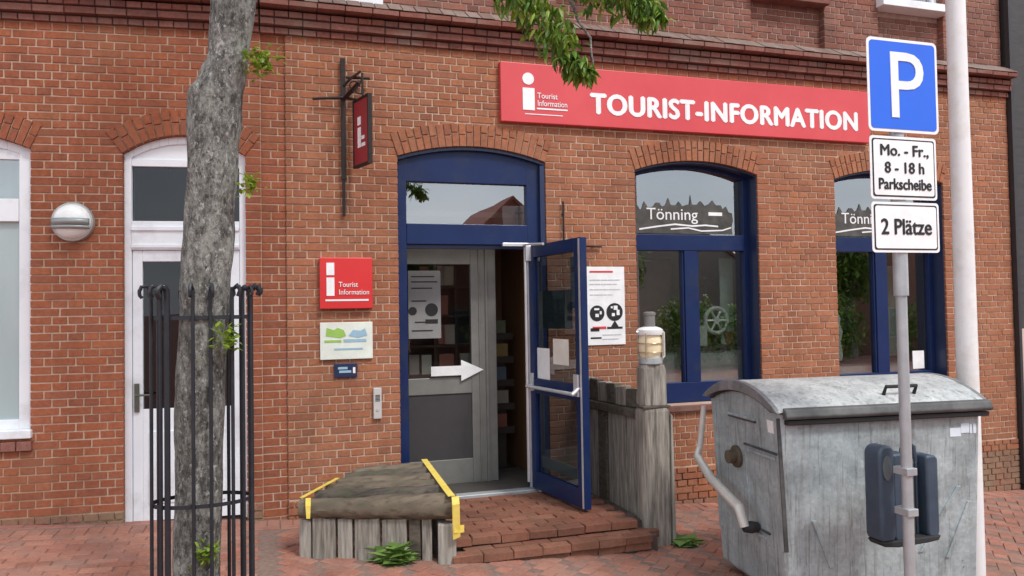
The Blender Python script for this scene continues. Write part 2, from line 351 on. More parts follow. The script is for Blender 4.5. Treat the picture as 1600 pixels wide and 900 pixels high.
# pavement: 45 degree herringbone clinkers to the right of the tree, running bond to the left
pav = bpy.data.objects.new('pavement', None); COL.objects.link(pav); pav.location = (2, -1.5, zg(2)); BASE[pav] = Vector(pav.location)
tag(pav, 'red clinker brick pavement in front of the two shopfronts', kind='structure')
bx('bedding', 'paver_joint', pav, 0, .01, 0, .01, -.4, -.39).hide_render = False
bpy.data.objects.remove(bpy.data.objects['bedding'])
bed = MB(); xs = [-6, -3, 0, 3, 6, 9, 11]
bed.add([(x, y, zg(x)-.007) for y in (-3.6, .03) for x in xs], [(i, i+1, len(xs)+i+1, len(xs)+i) for i in range(len(xs)-1)])
bed.build('sand_bed', 'paver_joint', pav)
pavers = []
def paver(cx, cy, ang, L=.2, W=.1):
    pavers.append((cx, cy, ang, L-.006, W-.006))
for i in range(-70, 70):
    for j in range(-70, 70):
        # herringbone lattice
        a = .1
        for kind in (0, 1):
            ox, oy = (i*2*a + j*a), (j*a) - 0*i
            pass
H = .1
seen = set()
for row in range(-90, 120):
    for k in range(-40, 60):
        x0 = (row + 4*k)*H; y0 = row*H
        for (cx, cy, ang) in ((x0+H, y0+H/2, 0), (x0+2*H+H/2, y0+H-H+0, pi/2)):
            if ang: cy = y0+H
            q = Vector((cx, cy, 0)); q.rotate(Matrix.Rotation(radians(45), 3, 'Z'))
            x, y = q.x+1.5, q.y-1.8
            if -.02 < x < 10.5 and -3.5 < y < -.32 and not (1.15 < x < 2.75 and y > -1.3): paver(x, y, ang+radians(45))
row = 0; y = -.30
while y > -3.5:
    x = -5.5+(row % 2)*.1
    while x < -.1:
        paver(x, y, 0); x += .2
    y -= .1; row += 1
x = -5.5
while x < 10.4:                                   # header course along the wall and a stretcher course
    if not (.9 < x < 2.9):
        paver(x, -.12, pi/2)
        if int(round((x+5.5)/.1)) % 2 == 0: paver(x+.05, -.24+.0-.011, 0)
    x += .1
random.seed(5)
scored = []
for p in pavers:
    P = (p[0], p[1], zg(p[0])); d = depth_of(P)
    vis = in_frame(P, 1.03)
    hid = (2.95 < p[0] < 4.5 and -2.9 < p[1] < -1.4)
    scored.append(((0 if (not vis or hid) else 1/max(d, .5)**3), p))
scored.sort(key=lambda s: -s[0])
def paver_geom(L, W, j=.0015):
    r = lambda: random.uniform(-j, j)
    vs = [(-L/2, -W/2, -.05), (L/2, -W/2, -.05), (L/2, W/2, -.05), (-L/2, W/2, -.05)]
    vs += [(-L/2+r(), -W/2+r(), r()), (L/2+r(), -W/2+r(), r()), (L/2+r(), W/2+r(), r()), (-L/2+r(), W/2+r(), r())]
    return slab_brick(vs, .005)
pm = []
for i in range(6):
    vs, fs = paver_geom(.194, .094); me = bpy.data.meshes.new('paving_brick'); me.from_pydata(vs, [], fs); me.materials.append(M['paver']); pm.append(me)
rest = MB(); tilt = math.atan(.055)
for i, (s, p) in enumerate(scored):
    x, y, a, L, W = p; z = zg(x)+random.uniform(-.003, .003)
    if i < 300:
        o = link('paving_brick', pm[i % 6], pav); o.location = Vector((x, y, z))-BASE[pav]; o.rotation_euler = Matrix.Rotation(tilt, 3, 'Y').to_euler(); o.rotation_euler = (Matrix.Rotation(tilt, 3, 'Y') @ Matrix.Rotation(a, 3, 'Z')).to_euler()
    else:
        vs, fs = paver_geom(L, W); R = Matrix.Rotation(tilt, 3, 'Y') @ Matrix.Rotation(a, 3, 'Z')
        rest.add([R @ v+Vector((x, y, z)) for v in vs], fs)
tag(rest.build('paving_bricks', 'paver', pav), kind='stuff')

# ---------------------------------------------------------------- brick walls
CO = .065; JT = .012
class Opening:
    def __init__(s, x0, x1, z0, zs, rise=0): 
        s.x0, s.x1, s.z0, s.zs, s.rise = x0, x1, z0, zs, rise; s.xc = (x0+x1)/2; s.h = (x1-x0)/2
        if rise: s.R = (s.h*s.h+rise*rise)/(2*rise); s.zc = zs+rise-s.R; s.al = math.asin(s.h/s.R)
    def top(s, x, inset=0):
        if not s.rise: return s.zs-inset
        return s.zc+sqrt(max((s.R-inset)**2-(x-s.xc)**2, 0))
    def cut(s, zb, zt):
        zm = (zb+zt)/2
        if zt <= s.z0+.012: return None
        ring = .215
        if not s.rise:
            if zb >= s.zs+.11: return None
            return (s.x0, s.x1) if zb < s.zs-.02 else (s.x0-.0, s.x1+.0)
        Ro = s.R+ring
        if zt >= s.zc+Ro-.004: return None
        if zm < s.zs: return (s.x0, s.x1)
        k = min(sqrt(max(Ro*Ro-(zt-s.zc)**2, 0)), s.h+max(0, zb-.012-s.zs)*math.tan(s.al))
        return (s.xc-k, s.xc+k)
def brick_vs(x0, x1, z0, z1, y, dep=.2, j=.0015):
    r = lambda: random.uniform(-j, j)
    yy = y+random.uniform(-.002, .002)
    vs = [(x0, y+dep, z0), (x0, y+dep, z1), (x1, y+dep, z1), (x1, y+dep, z0)]
    vs += [(x0+r(), yy+r(), z0+r()), (x0+r(), yy+r(), z1+r()), (x1+r(), yy+r(), z1+r()), (x1+r(), yy+r(), z0+r())]
    return vs
def brick_wall(parent, ops, x0, x1, z0, z1, y, bricks, matkey, zgfun=None):
    """collect bricks of a wall: bricks.append((x0,x1,z0,z1,y,matkey,full))"""
    k0 = int(math.floor(z0/CO)); k1 = int(math.ceil(z1/CO))
    for k in range(k0, k1):
        zb, zt = k*CO+JT/2, (k+1)*CO-JT/2
        if zt < z0+.02 or zb > z1-.02: continue
        zb = max(zb, z0); zt = min(zt, z1)
        cuts = sorted(c for c in (o.cut(zb, zt) for o in ops) if c)
        spans = []; a = x0
        for c in cuts:
            if c[0] > a: spans.append((a, min(c[0], x1)))
            a = max(a, c[1])
        if a < x1: spans.append((a, x1))
        head = (k % 2 == 0); L = .115 if head else .23
        off = (.0575 if head else (.115 if (k//2) % 2 else 0))
        for s0, s1 in spans:
            i0 = math.floor((s0-off)/L)+1; js = []
            while i0*L+off < s1:
                q = i0*L+off; i0 += 1
                if q-s0 > .052 and s1-q > .052: js.append(q)
            ed = [s0-JT/2]+js+[s1+JT/2]
            for e0, e1 in zip(ed[:-1], ed[1:]):
                e0 += JT/2; e1 -= JT/2
                if e1-e0 < .02: continue
                mk = matkey(e0, zb) if callable(matkey) else matkey
                # some stretchers laid as two headers, wobble of the joints
                if not head and random.random() < .16 and e1-e0 > .2:
                    m = (e0+e1)/2; bricks.append((e0, m-JT/2, zb, zt, y, mk)); bricks.append((m+JT/2, e1, zb, zt, y, mk))
                else:
                    bricks.append((e0, e1, zb, zt, y, mk))
def voussoirs(o, y, mb, dep=.2, yo=-.008):
    ring = .205
    n = max(3, int(round(2*o.al*(o.R+.1)/.066)))
    for i in range(n):
        a0 = -o.al+2*o.al*i/n+.005/o.R; a1 = -o.al+2*o.al*(i+1)/n-.005/o.R
        parts = [(0, ring)] if random.random() < .2 else ([(0, .098), (.108, ring)] if i % 2 else [(0, .12), (.13, ring)])
        for ra, rb in parts:
            P = lambda a, r: (o.xc+(o.R+r)*sin(a), o.zc+(o.R+r)*cos(a))
            q = [P(a0, ra), P(a0, rb), P(a1, rb), P(a1, ra)]
            yy = y+yo+random.uniform(-.002, .002)
            vs, fs = slab_brick([(x, y+dep, z) for x, z in q]+[(x, yy, z) for x, z in q], .0025)
            mb.add(vs, fs)
def mortar_body(parent, ops, x0, x1, z0, z1, y, y1, mat, name='mortar'):
    bp = {x0, x1}
    for o in ops:
        n = 14 if o.rise else 1
        for i in range(n+1): bp.add(max(x0, min(x1, o.x0-.004+(o.x1-o.x0+.008)*i/n)))
    bp = sorted(bp); mb = MB()
    for a, b in zip(bp[:-1], bp[1:]):
        if b-a < 1e-5: continue
        m = (a+b)/2; sol = [(z0, z0)]
        here = sorted([o for o in ops if o.x0-.004 < m < o.x1+.004], key=lambda o: o.z0)
        lo = (z0, z0)
        for o in here:
            if o.z0 > lo[0]+.001: mb.hexa([(a, y, lo[0]), (b, y, lo[1]), (b, y1, lo[1]), (a, y1, lo[0]), (a, y, o.z0-.004), (b, y, o.z0-.004), (b, y1, o.z0-.004), (a, y1, o.z0-.004)])
            lo = (o.top(max(o.x0, a))+.004, o.top(min(o.x1, b))+.004)
        mb.hexa([(a, y, lo[0]), (b, y, lo[1]), (b, y1, lo[1]), (a, y1, lo[0]), (a, y, z1), (b, y, z1), (b, y1, z1), (a, y1, z1)])
    return mb.build(name, mat, parent)
def emit_bricks(parent, bricks, frame):
    b = BASE[parent]
    def world(x, y, z):
        if frame == 'R': return Vector((x, y, z))
        p = Vector((x-HX, y, 0)); p.rotate(Matrix.Rotation(A, 3, 'Z')); return Vector((p.x+HX, p.y, z))
    sc = []
    for t in bricks:
        x0, x1, z0, z1, y, mk = t; P = world((x0+x1)/2, y, (z0+z1)/2)
        full = (abs((z1-z0)-(CO-JT)) < 1e-4) and (abs((x1-x0)-.22) < 1e-4)
        hid = HIDE(P)
        sc.append(((1/depth_of(P)**2 if (full and in_frame(P, 1.0) and not hid) else 0), t))
    sc.sort(key=lambda s: -s[0])
    rest = {}; meshes = {}
    for i, (s, t) in enumerate(sc):
        x0, x1, z0, z1, y, mk = t
        if i < 300 and s > 0:
            key = (mk, i % 5)
            if key not in meshes:
                vs, fs = slab_brick(brick_vs(-.11, .11, -(CO-JT)/2, (CO-JT)/2, 0), .003)
                me = bpy.data.meshes.new('brick'); me.from_pydata(vs, [], fs); me.materials.append(M[mk]); meshes[key] = me
            o = link('brick', meshes[key], parent); o.location = ((x0+x1)/2-b[0], y-b[1]+random.uniform(-.002, .002), (z0+z1)/2-b[2])
            o.rotation_euler = (0, random.uniform(-.008, .008), 0)
        else:
            vs, fs = slab_brick(brick_vs(x0, x1, z0, z1, y), .003); rest.setdefault(mk, MB()).add(vs, fs)
    for mk, mb in rest.items(): tag(mb.build('brickwork', mk, parent), kind='stuff')
def HIDE(P):
    d = P-CAM; z = d.dot(fw); px = 800+1200*d.dot(r2)/z; py = 450-1200*d.dot(u2)/z
    return (275 < px < 375) or (780 < px < 1460 and 95 < py < 225) or (1110 < px < 1530 and py > 590) or (py > 720 and 460 < px < 1050)
def cornice(parent, x0, x1, y=0):
    """corbelled brick cornice with a sloping grey weathering course"""
    b1, b2, b3, tp, slab = MB(), MB(), MB(), MB(), MB()
    def row(mb, z0, z1, yy, L, off=0, ydep=.1):
        x = x0
        first = True
        while x < x1-.01:
            e = min(x+(L*off if first and off else L), x1); first = False
            vs, fs = slab_brick(brick_vs(x+.004, e-.004, z0, z1, yy, ydep+(y-yy)), .004); mb.add(vs, fs); x = e
    row(b1, 3.968, 4.016, y-.035, .115)
    row(b1, 4.03, 4.082, y-.075, .23, .5)
    row(b1, 4.094, 4.142, y-.09, .115)
    row(b1, 4.166, 4.208, y-.165, .23)
    tag(b1.build('cornice_bricks', 'brick_c', parent), kind='stuff')
    x = x0
    while x < x1-.01:                       # sloping weathering bricks
        e = min(x+.118, x1); a, c = x+.004, e-.004; r = random.uniform(-.004, .004)
        vs, fs = slab_brick([(a, y+.03, 4.212), (c, y+.03, 4.212), (c, y+.05, 4.25), (a, y+.05, 4.25), (a, y-.172, 4.218+r), (c, y-.172, 4.218+r), (c, y+.01, 4.335+r), (a, y+.01, 4.335+r)], .004)
        tp.add(vs, fs); x = e
    tag(tp.build('sloping_bricks', 'brick_gray', parent), kind='stuff')
    slab.box(x0, x1, y-.02, y+.05, 3.97, 4.3); slab.box(x0, x1, y-.06, y+.04, 4.034, 4.15); slab.box(x0, x1, y-.14, y+.03, 4.17, 4.214)
    slab.build('cornice_mortar', 'mortar_d', parent)  # dark colour paints in the shade between the corbel courses

# openings (facade coordinates)
oW0 = Opening(-3.12, -1.82, .70, 2.95, .14)
oDL = Opening(-1.15, -.205, -.3, 2.93, .16)
oDB = Opening(1.06, 2.44, -.4, 2.985, .115)
oW1 = Opening(3.36, 4.74, .66, 2.95, .115)
oW2 = Opening(5.69, 7.15, .66, 2.945, .12)
oU1 = Opening(4.75, 5.66, 4.90, 6.3); oU2 = Opening(6.37, 7.28, 4.90, 6.3); oU0 = Opening(-.06+.08, .93, 4.36, 6.3)
oU4 = Opening(2.6, 3.5, 4.9, 6.3)

LB = thing('brick_building', 'orange brick house with white window and white door at left of the facade', 'building', (-1.6, 0, zg(-1.6)), 'L')
RB = thing('brick_building', 'red brown brick tourist office building with blue door and blue framed shop windows', 'building', (3.5, 0, zg(3.5)))
# left facade
bl = []
brick_wall(LB, [oW0, oDL], -4.2, HX-.004, .07, 3.965, 0, bl, 'brick_l')
brick_wall(LB, [oDL], -4.2, HX-.004, -.16, .07, -.012, bl, 'brick_base')
brick_wall(LB, [], -4.2, HX-.004, 4.22, 5.4, .05, bl, 'brick_u')
emit_bricks(LB, bl, 'L')
vb = MB(); voussoirs(oW0, 0, vb); voussoirs(oDL, 0, vb); tag(vb.build('arch_bricks', 'brick_l', LB), kind='stuff')
mortar_body(LB, [oW0, oDL], -4.2, HX, -.45, 4.0, .007, .32, 'mortar')
mortar_body(LB, [], -4.2, HX, 4.0, 7.2, .057, .32, 'mortar_u', 'upper_mortar')
cornice(LB, -4.2, HX)
# right facade: narrow strip set back between the seams, then the main plane
br = []
mk = lambda x, z: 'brick_r'
brick_wall(RB, [], HX, .115, -.35, 3.965, .022, br, 'brick_l')
brick_wall(RB, [oDB, oW1, oW2], .12, 8.12, .05, 3.965, 0, br, mk)
brick_wall(RB, [oDB], .12, 8.12, -.61, .05, -.012, br, lambda x, z: 'brick_base' if z < -.3 or (z < -.1 and x > 5.5) else 'brick_r')
rec = [Opening(4.75, 5.66, 4.355, 6.3), Opening(6.37, 7.28, 4.355, 6.3), oU0, Opening(2.6, 3.5, 4.355, 6.3)]
brick_wall(RB, rec, HX, 8.12, 4.22, 5.6, .05, br, 'brick_u')
for o in rec[:2]+rec[3:]: brick_wall(RB, [], o.x0, o.x1, 4.36, 4.80, .125, br, 'brick_u')
emit_bricks(RB, br, 'R')
vb = MB()
for o in (oDB, oW1, oW2): voussoirs(o, 0, vb)
tag(vb.build('arch_bricks', 'brick_r', RB), kind='stuff')
mortar_body(RB, [oDB, oW1, oW2], .125, 8.12, -.6, 4.0, .007, .32, 'mortar')
mortar_body(RB, [], HX, .125, -.6, 4.0, .029, .32, 'mortar', 'strip_mortar')
mortar_body(RB, rec, HX, 8.12, 4.0, 7.2, .057, .32, 'mortar_u', 'upper_mortar')
for o in rec[:2]+rec[3:]: bx('recess_mortar', 'mortar_u', RB, o.x0, o.x1, .132, .3, 4.36, 4.9)
cornice(RB, HX, 8.12)
# a plain gable end, roof slope and back so that the block is closed
MB().prism([(-.32, 7.2), (.3, 7.2), (4.5, 11.2), (9.2, 7.2)], HX, 8.12, 'x').build('roof', surf('dark_roof_tile', (.06, .035, .03), (.1, .055, .045), 8, .8), RB)
MB().prism([(-.32, 7.2), (.3, 7.2), (4.5, 11.2), (9.2, 7.2)], -4.2, HX-.01, 'x').build('roof', bpy.data.materials['dark_roof_tile'], LB)

# ---------------------------------------------------------------- windows and doors
def arch_poly(o, inset, zbase, n=14):
    """closed polygon: flat base at zbase, arched top inset from the opening"""
    xs = [o.x0+inset+(o.x1-o.x0-2*inset)*i/n for i in range(n+1)]
    return [(xs[0], zbase)]+[(x, o.top(x, inset)) for x in xs]+[(xs[-1], zbase)]
def arch_band(mb, o, i0, i1, y0, y1, n=14):
    for i in range(n):
        xa, xb = o.x0+i0+(o.x1-o.x0-2*i0)*i/n, o.x0+i0+(o.x1-o.x0-2*i0)*(i+1)/n
        ta, tb = o.top(xa, i0), o.top(xb, i0); w = i1-i0
        mb.hexa([(xa, y0, ta-w), (xb, y0, tb-w), (xb, y1, tb-w), (xa, y1, ta-w), (xa, y0, ta), (xb, y0, tb), (xb, y1, tb), (xa, y1, ta)])
def pane(poly, y, mat, parent): return MB().prism(poly, y, y+.006).build('pane', mat, parent)
def rect(x0, x1, z0, z1): return [(x0, z0), (x0, z1), (x1, z1), (x1, z0)]

# left white window
o = oW0; f = MB()
f.box(o.x0, o.x0+.07, .05, .13, .745, o.top(o.x0+.035)-.01).box(o.x1-.1, o.x1, .05, .13, .745, o.top(o.x1-.05)-.0)
arch_band(f, o, .0, .07, .052, .13); f.box(o.x0+.07, o.x1-.1, .04, .125, 2.38, 2.56); f.box(o.x0+.07, o.x1-.1, .05, .126, .745, .82)
f.box(o.x0+.07, o.x1-.1, .06, .12, 2.875, 2.95)
f.box(-2.5, -2.44, .055, .121, .82, 2.38)
wo = f.build('window', 'white', LB, .004); wo['label'] = 'white framed window with pale frosted lower glass'
MB().prism(rect(o.x0+.07, -2.5, .82, 2.38), .08, .086).build('pane', 'frosted', wo); MB().prism(rect(-2.44, o.x1-.1, .82, 2.38), .08, .086).build('pane', 'frosted', wo)
pane(rect(o.x0+.07, o.x1-.1, 2.56, 2.875), .085, 'glass', wo)
MB().prism(arch_poly(o, .06, 2.95), .075, .1).build('arch_panel', 'white', wo)
MB().box(o.x0+.0, o.x1+.015, -.035, .06, .68, .745).build('sill', 'white', wo, .006)
sb = MB()
for i in range(12):
    vs, fs = slab_brick(brick_vs(-3.15+i*.113, -3.15+i*.113+.104, .585, .655, -.035, .13), .004); sb.add(vs, fs)
tag(sb.build('sill_bricks', 'brick_c', LB), kind='stuff')
# curtains and dim room behind the left openings
bx('curtain', surf('pale_curtain', (.5, .56, .55), (.62, .66, .64), 3, .8, 0, .3, (14, 1, .3)), LB, oW0.x0, oW0.x1-.02, .2, .22, .75, 2.9)

# left white door
o = oDL; f = MB()
f.box(o.x0, o.x0+.055, .05, .15, -.06, o.top(o.x0+.03)).box(o.x1-.055, o.x1, .05, .15, -.06, o.top(o.x1-.03))
arch_band(f, o, 0, .06, .052, .15); f.box(o.x0+.055, o.x1-.055, .045, .14, 2.155, 2.39); f.box(o.x0+.055, o.x1-.055, .035, .06, 2.17, 2.2); f.box(o.x0+.055, o.x1-.055, .03, .06, 2.31, 2.345)
f.box(o.x0+.055, o.x1-.055, .06, .13, 2.84, 2.9)
dfr = f.build('door_frame', 'white', LB, .004)
MB().prism(arch_poly(o, .05, 2.89), .075, .1).build('arch_panel', 'white', dfr)
pane(rect(o.x0+.055, o.x1-.055, 2.39, 2.84), .09, 'glass_dark', dfr)
f = MB(); X0, X1 = o.x0+.058, o.x1-.058
f.box(X0, X0+.075, .065, .125, -.04, 2.152).box(X1-.075, X1, .065, .125, -.04, 2.152).box(X0+.075, X1-.075, .066, .124, 2.06, 2.152).box(X0+.075, X1-.075, .066, .124, -.04, .86)
f.box(X0+.12, X1-.12, .055, .07, .1, .68)
dl = f.build('door', 'white', LB, .004); dl['label'] = 'white panelled house door with dark glass behind the tree'
pane(rect(X0+.075, X1-.075, .86, 2.06), .09, 'glass_dark', dl)
hd = MB(); hd.box(X0+.015, X0+.05, .045, .066, .84, 1.07); hd.tube([(X0+.032, .045, .98), (X0+.032, .01, .98), (X0+.15, .005, .98)], .009, 8)
hd.build('handle', surf('dull_brass', (.10, .11, .09), (.16, .16, .13), 9, .4, .7), dl, .003)

# blue entrance: frame, transom
o = oDB; f = MB()
f.box(o.x0, o.x0+.085, .06, .16, -.05, o.top(o.x0+.04)-.0).box(o.x1-.17, o.x1, .06, .16, -.05, o.top(o.x1-.05))
f.prism(arch_poly(o, .0, 2.775), .062, .158)
f.box(o.x0+.085, o.x1-.17, .055, .157, 2.215, 2.40)
fb = f.build('entrance_frame', 'blue', RB, .005)
lin = MB(); arch_band(lin, o, .002, .03, .02, .061); lin.build('soffit_shade', 'blue_dark', fb); MB().box(o.x1-.05, o.x1-.002, .015, .0605, -.03, o.top(o.x1)-.03).build('jamb_lining', 'blue_dark', fb); fb['label'] = 'wide blue entrance frame under a brick arch'  # dark arch band paints in the soffit shade; the jamb is navy
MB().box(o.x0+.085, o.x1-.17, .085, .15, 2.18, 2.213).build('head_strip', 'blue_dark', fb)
pane(rect(o.x0+.085, o.x1-.17, 2.40, 2.775), .1, 'glass', fb)
# inner vestibule door
f = MB(); y0, y1 = .45, .51
f.box(1.1, 1.2, y0, y1, -.02, 2.26).box(1.82, 2.07, y0, y1, -.02, 2.26).box(1.2, 1.82, y0+.002, y1-.002, 2.06, 2.26).box(1.2, 1.82, y0+.002, y1-.002, .83, .985).box(1.2, 1.82, y0+.002, y1-.002, -.02, .21)
f.box(1.895, 1.91, y0-.012, y0, -.02, 2.24); f.box(1.96, 1.985, y0-.018, y0, -.02, 2.24)
idr = f.build('inner_door', 'alu', RB, .004); idr['label'] = 'grey aluminium inner door with posters and white arrow'
pane(rect(1.2, 1.82, .985, 2.06), .475, 'glass_clear', idr)
bx('lower_panel', flat('dark_grey_panel', (.05, .047, .05), .5), idr, 1.2, 1.82, .465, .49, .21, .83)
a = MB(); zc = 1.05
a.prism([(1.42, zc-.045), (1.42, zc+.045), (1.71, zc+.045), (1.71, zc+.1), (1.93, zc), (1.71, zc-.1), (1.71, zc-.045)], .425, .43)
a.build('arrow_sign', 'sign_white', idr)
pp = MB().box(1.22, 1.53, .466, .469, 1.36, 2.0).build('poster', flat('pale_poster', (.27, .27, .27), .6), idr)
k = MB()
for (xx, zz, ww) in ((1.25, 1.95, .22), (1.25, 1.9, .25), (1.25, 1.84, .2), (1.25, 1.72, .14), (1.28, 1.52, .16), (1.25, 1.44, .2)): k.box(xx, xx+ww, .4635, .4655, zz-.012, zz)
k.lathe([(.062, 0), (.062, .002)], (1.44, .463, 1.63), 20, 'y'); k.lathe([(.04, 0), (.04, .002)], (1.26, .463, 1.62), 16, 'y'); k.box(1.38, 1.5, .4632, .4652, 1.5, 1.54)
tag(k.build('poster_print', 'black', idr), kind='stuff')
# dim rooms behind the glass
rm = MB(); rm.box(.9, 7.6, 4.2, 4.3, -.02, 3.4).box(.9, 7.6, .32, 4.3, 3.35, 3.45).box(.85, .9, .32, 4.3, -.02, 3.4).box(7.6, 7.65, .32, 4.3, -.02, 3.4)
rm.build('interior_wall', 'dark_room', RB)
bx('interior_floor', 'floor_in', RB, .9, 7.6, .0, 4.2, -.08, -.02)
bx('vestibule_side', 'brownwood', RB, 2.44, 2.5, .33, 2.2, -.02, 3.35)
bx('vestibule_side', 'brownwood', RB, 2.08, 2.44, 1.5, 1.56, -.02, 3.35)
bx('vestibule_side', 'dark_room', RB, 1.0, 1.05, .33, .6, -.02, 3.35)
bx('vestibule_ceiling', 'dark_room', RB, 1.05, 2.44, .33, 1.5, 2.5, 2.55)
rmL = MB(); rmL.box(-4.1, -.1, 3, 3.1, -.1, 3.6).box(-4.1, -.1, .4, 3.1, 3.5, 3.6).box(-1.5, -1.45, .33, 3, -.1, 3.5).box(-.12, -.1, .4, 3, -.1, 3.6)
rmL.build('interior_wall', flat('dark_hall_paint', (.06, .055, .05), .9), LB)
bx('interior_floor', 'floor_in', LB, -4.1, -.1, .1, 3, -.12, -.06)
# threshold
MB().box(1.06, 2.44, -.045, .06, -.1, -.018).build('threshold', 'alu_bright', RB, .004)

# open blue door leaf
LA = atan2(-.9, .13)                                     # direction from hinge to free edge
u = Vector((cos(LA), sin(LA), 0)); nn = Vector((-u.y, u.x, 0))
HN = Vector((2.285, -.01, 0))
def LP(a, d, z): p = HN+u*a+nn*d; return (p.x, p.y, z)
def lbox(mb, a0, a1, d0, d1, z0, z1):
    return mb.hexa([LP(a0, d0, z0), LP(a1, d0, z0), LP(a1, d1, z0), LP(a0, d1, z0), LP(a0, d0, z1), LP(a1, d0, z1), LP(a1, d1, z1), LP(a0, d1, z1)])
# +d side faces away to the right; the side seen from the street is -d (towards -x)
LW = .93; Z0, Z1 = -.005, 2.2
f = MB(); lbox(f, .0, .085, -.03, .03, Z0, Z1); lbox(f, LW-.105, LW, -.03, .03, Z0, Z1); lbox(f, .085, LW-.105, -.029, .029, 2.09, Z1); lbox(f, .085, LW-.105, -.029, .029, Z0, .15); lbox(f, .085, LW-.105, -.029, .029, .86, .99)
leaf = f.build('door', 'blue', RB, .004); leaf['label'] = 'open blue glazed door leaf standing out from the entrance'
g = MB(); lbox(g, .085, LW-.105, -.004, .004, .99, 2.09); lbox(g, .085, LW-.105, -.004, .004, .15, .86); g.build('pane', 'glass_dark', leaf)
g = MB(); lbox(g, -.03, -.002, -.04, .03, Z0, Z1); g.build('hinge_edge', 'alu_bright', leaf, .003)
g = MB(); lbox(g, LW-.035, LW-.012, -.034, -.0305, Z0+.01, Z1-.01); g.build('edge_strip', 'alu_bright', leaf)
g = MB(); g.tube([LP(.05, -.095, .925), LP(LW-.06, -.095, .925)], .016, 10)
g.tube([LP(.05, -.03, .925), LP(.05, -.1, .925)], .018, 8); g.tube([LP(LW-.06, -.03, .97), LP(LW-.06, -.1, .92)], .018, 8); lbox(g, LW-.12, LW-.05, -.05, -.0305, .9, 1.08); lbox(g, .02, .07, -.05, -.0305, .88, 1.04)
g.build('push_bar', 'alu_bright', leaf, .002)
g = MB(); lbox(g, .1, .33, -.0085, -.0065, .995, 1.27); g.build('notice', 'sign_white', leaf)
g = MB(); lbox(g, .4, .67, -.0085, -.0065, 1.14, 1.36); g.build('notice', flat('cream_paper', (.78, .74, .66), .6), leaf)
g = MB(); lbox(g, .11, .72, .0065, .009, 1.45, 1.78); g.build('poster', flat('grey_poster_back', (.2, .23, .21), .7), leaf)
g = MB(); lbox(g, .7, .81, .0065, .009, 1.62, 2.05); g.build('poster', flat('pale_poster_back', (.55, .58, .56), .7), leaf)
g = MB(); lbox(g, .13, .75, .0065, .009, .2, .3); g.build('poster', flat('pale_lower_sticker', (.4, .4, .36), .7), leaf)
# closer arm
cl = MB(); cl.box(2.0, 2.27, -.05, -.02, 2.195, 2.225); cl.box(2.215, 2.265, -.06, -.03, 2.06, 2.2)
cl.tube([(2.2, -.05, 2.21), LP(.35, -.06, 2.19)], .012, 8); cl.tube([LP(-.02, -.05, Z0+.05), LP(-.02, -.05, 2.19)], .018, 10)
cl.build('door_closer', 'alu_bright', leaf, .002)

# shop windows
def shop_window(o, lettering):
    f = MB(); yF, yB = .17, .25
    f.box(o.x0, o.x0+.065, yF, yB, .66, o.top(o.x0+.03)).box(o.x1-.065, o.x1, yF, yB, .66, o.top(o.x1-.03))
    arch_band(f, o, 0, .05, yF+.002, yB); f.box(o.x0+.065, o.x1-.065, yF-.01, yB, 2.185, 2.345)
    xm = o.xc-.075; f.box(xm, xm+.15, yF-.005, yB-.002, .86, 2.185); f.box(o.x0+.065, o.x1-.065, yF-.004, yB-.001, .66, .86)
    f.box(xm-.02, xm, yF+.01, yB-.004, .86, 2.185).box(xm+.15, xm+.17, yF+.01, yB-.004, .86, 2.185)
    wn = f.build('window', 'blue', RB, .005)
    pane(arch_poly(o, .05, 2.345), .215, 'glass', wn)
    pane(rect(o.x0+.065, xm-.02, .86, 2.185), .215, 'glass', wn); pane(rect(xm+.17, o.x1-.065, .86, 2.185), .215, 'glass', wn)
    # dark jamb board, and a dark band painting the shade under the arch
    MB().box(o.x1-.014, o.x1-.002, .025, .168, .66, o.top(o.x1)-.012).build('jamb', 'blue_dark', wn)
    lin = MB(); arch_band(lin, o, .002, .018, .03, .169); lin.build('soffit_shade', 'blue_dark', wn)
    MB().box(o.x0-.02, o.x1+.02, -.04, .168, .6, .655).build('sill', 'brick_c', wn, .004)
    return wn
w1 = shop_window(oW1, 'x'); w1['label'] = 'blue framed arched shop window with white lettering on its top pane'
w2 = shop_window(oW2, 'x'); w2['label'] = 'blue framed arched shop window behind the parking sign'
def swoosh(mb, pts, y, w=.012):
    for (xa, za), (xb, zb) in zip(pts[:-1], pts[1:]):
        mb.hexa([(xa, y, za-w/2), (xb, y, zb-w/2), (xb, y+.002, zb-w/2), (xa, y+.002, za-w/2), (xa, y, za+w/2), (xb, y, zb+w/2), (xb, y+.002, zb+w/2), (xa, y+.002, za+w/2)])
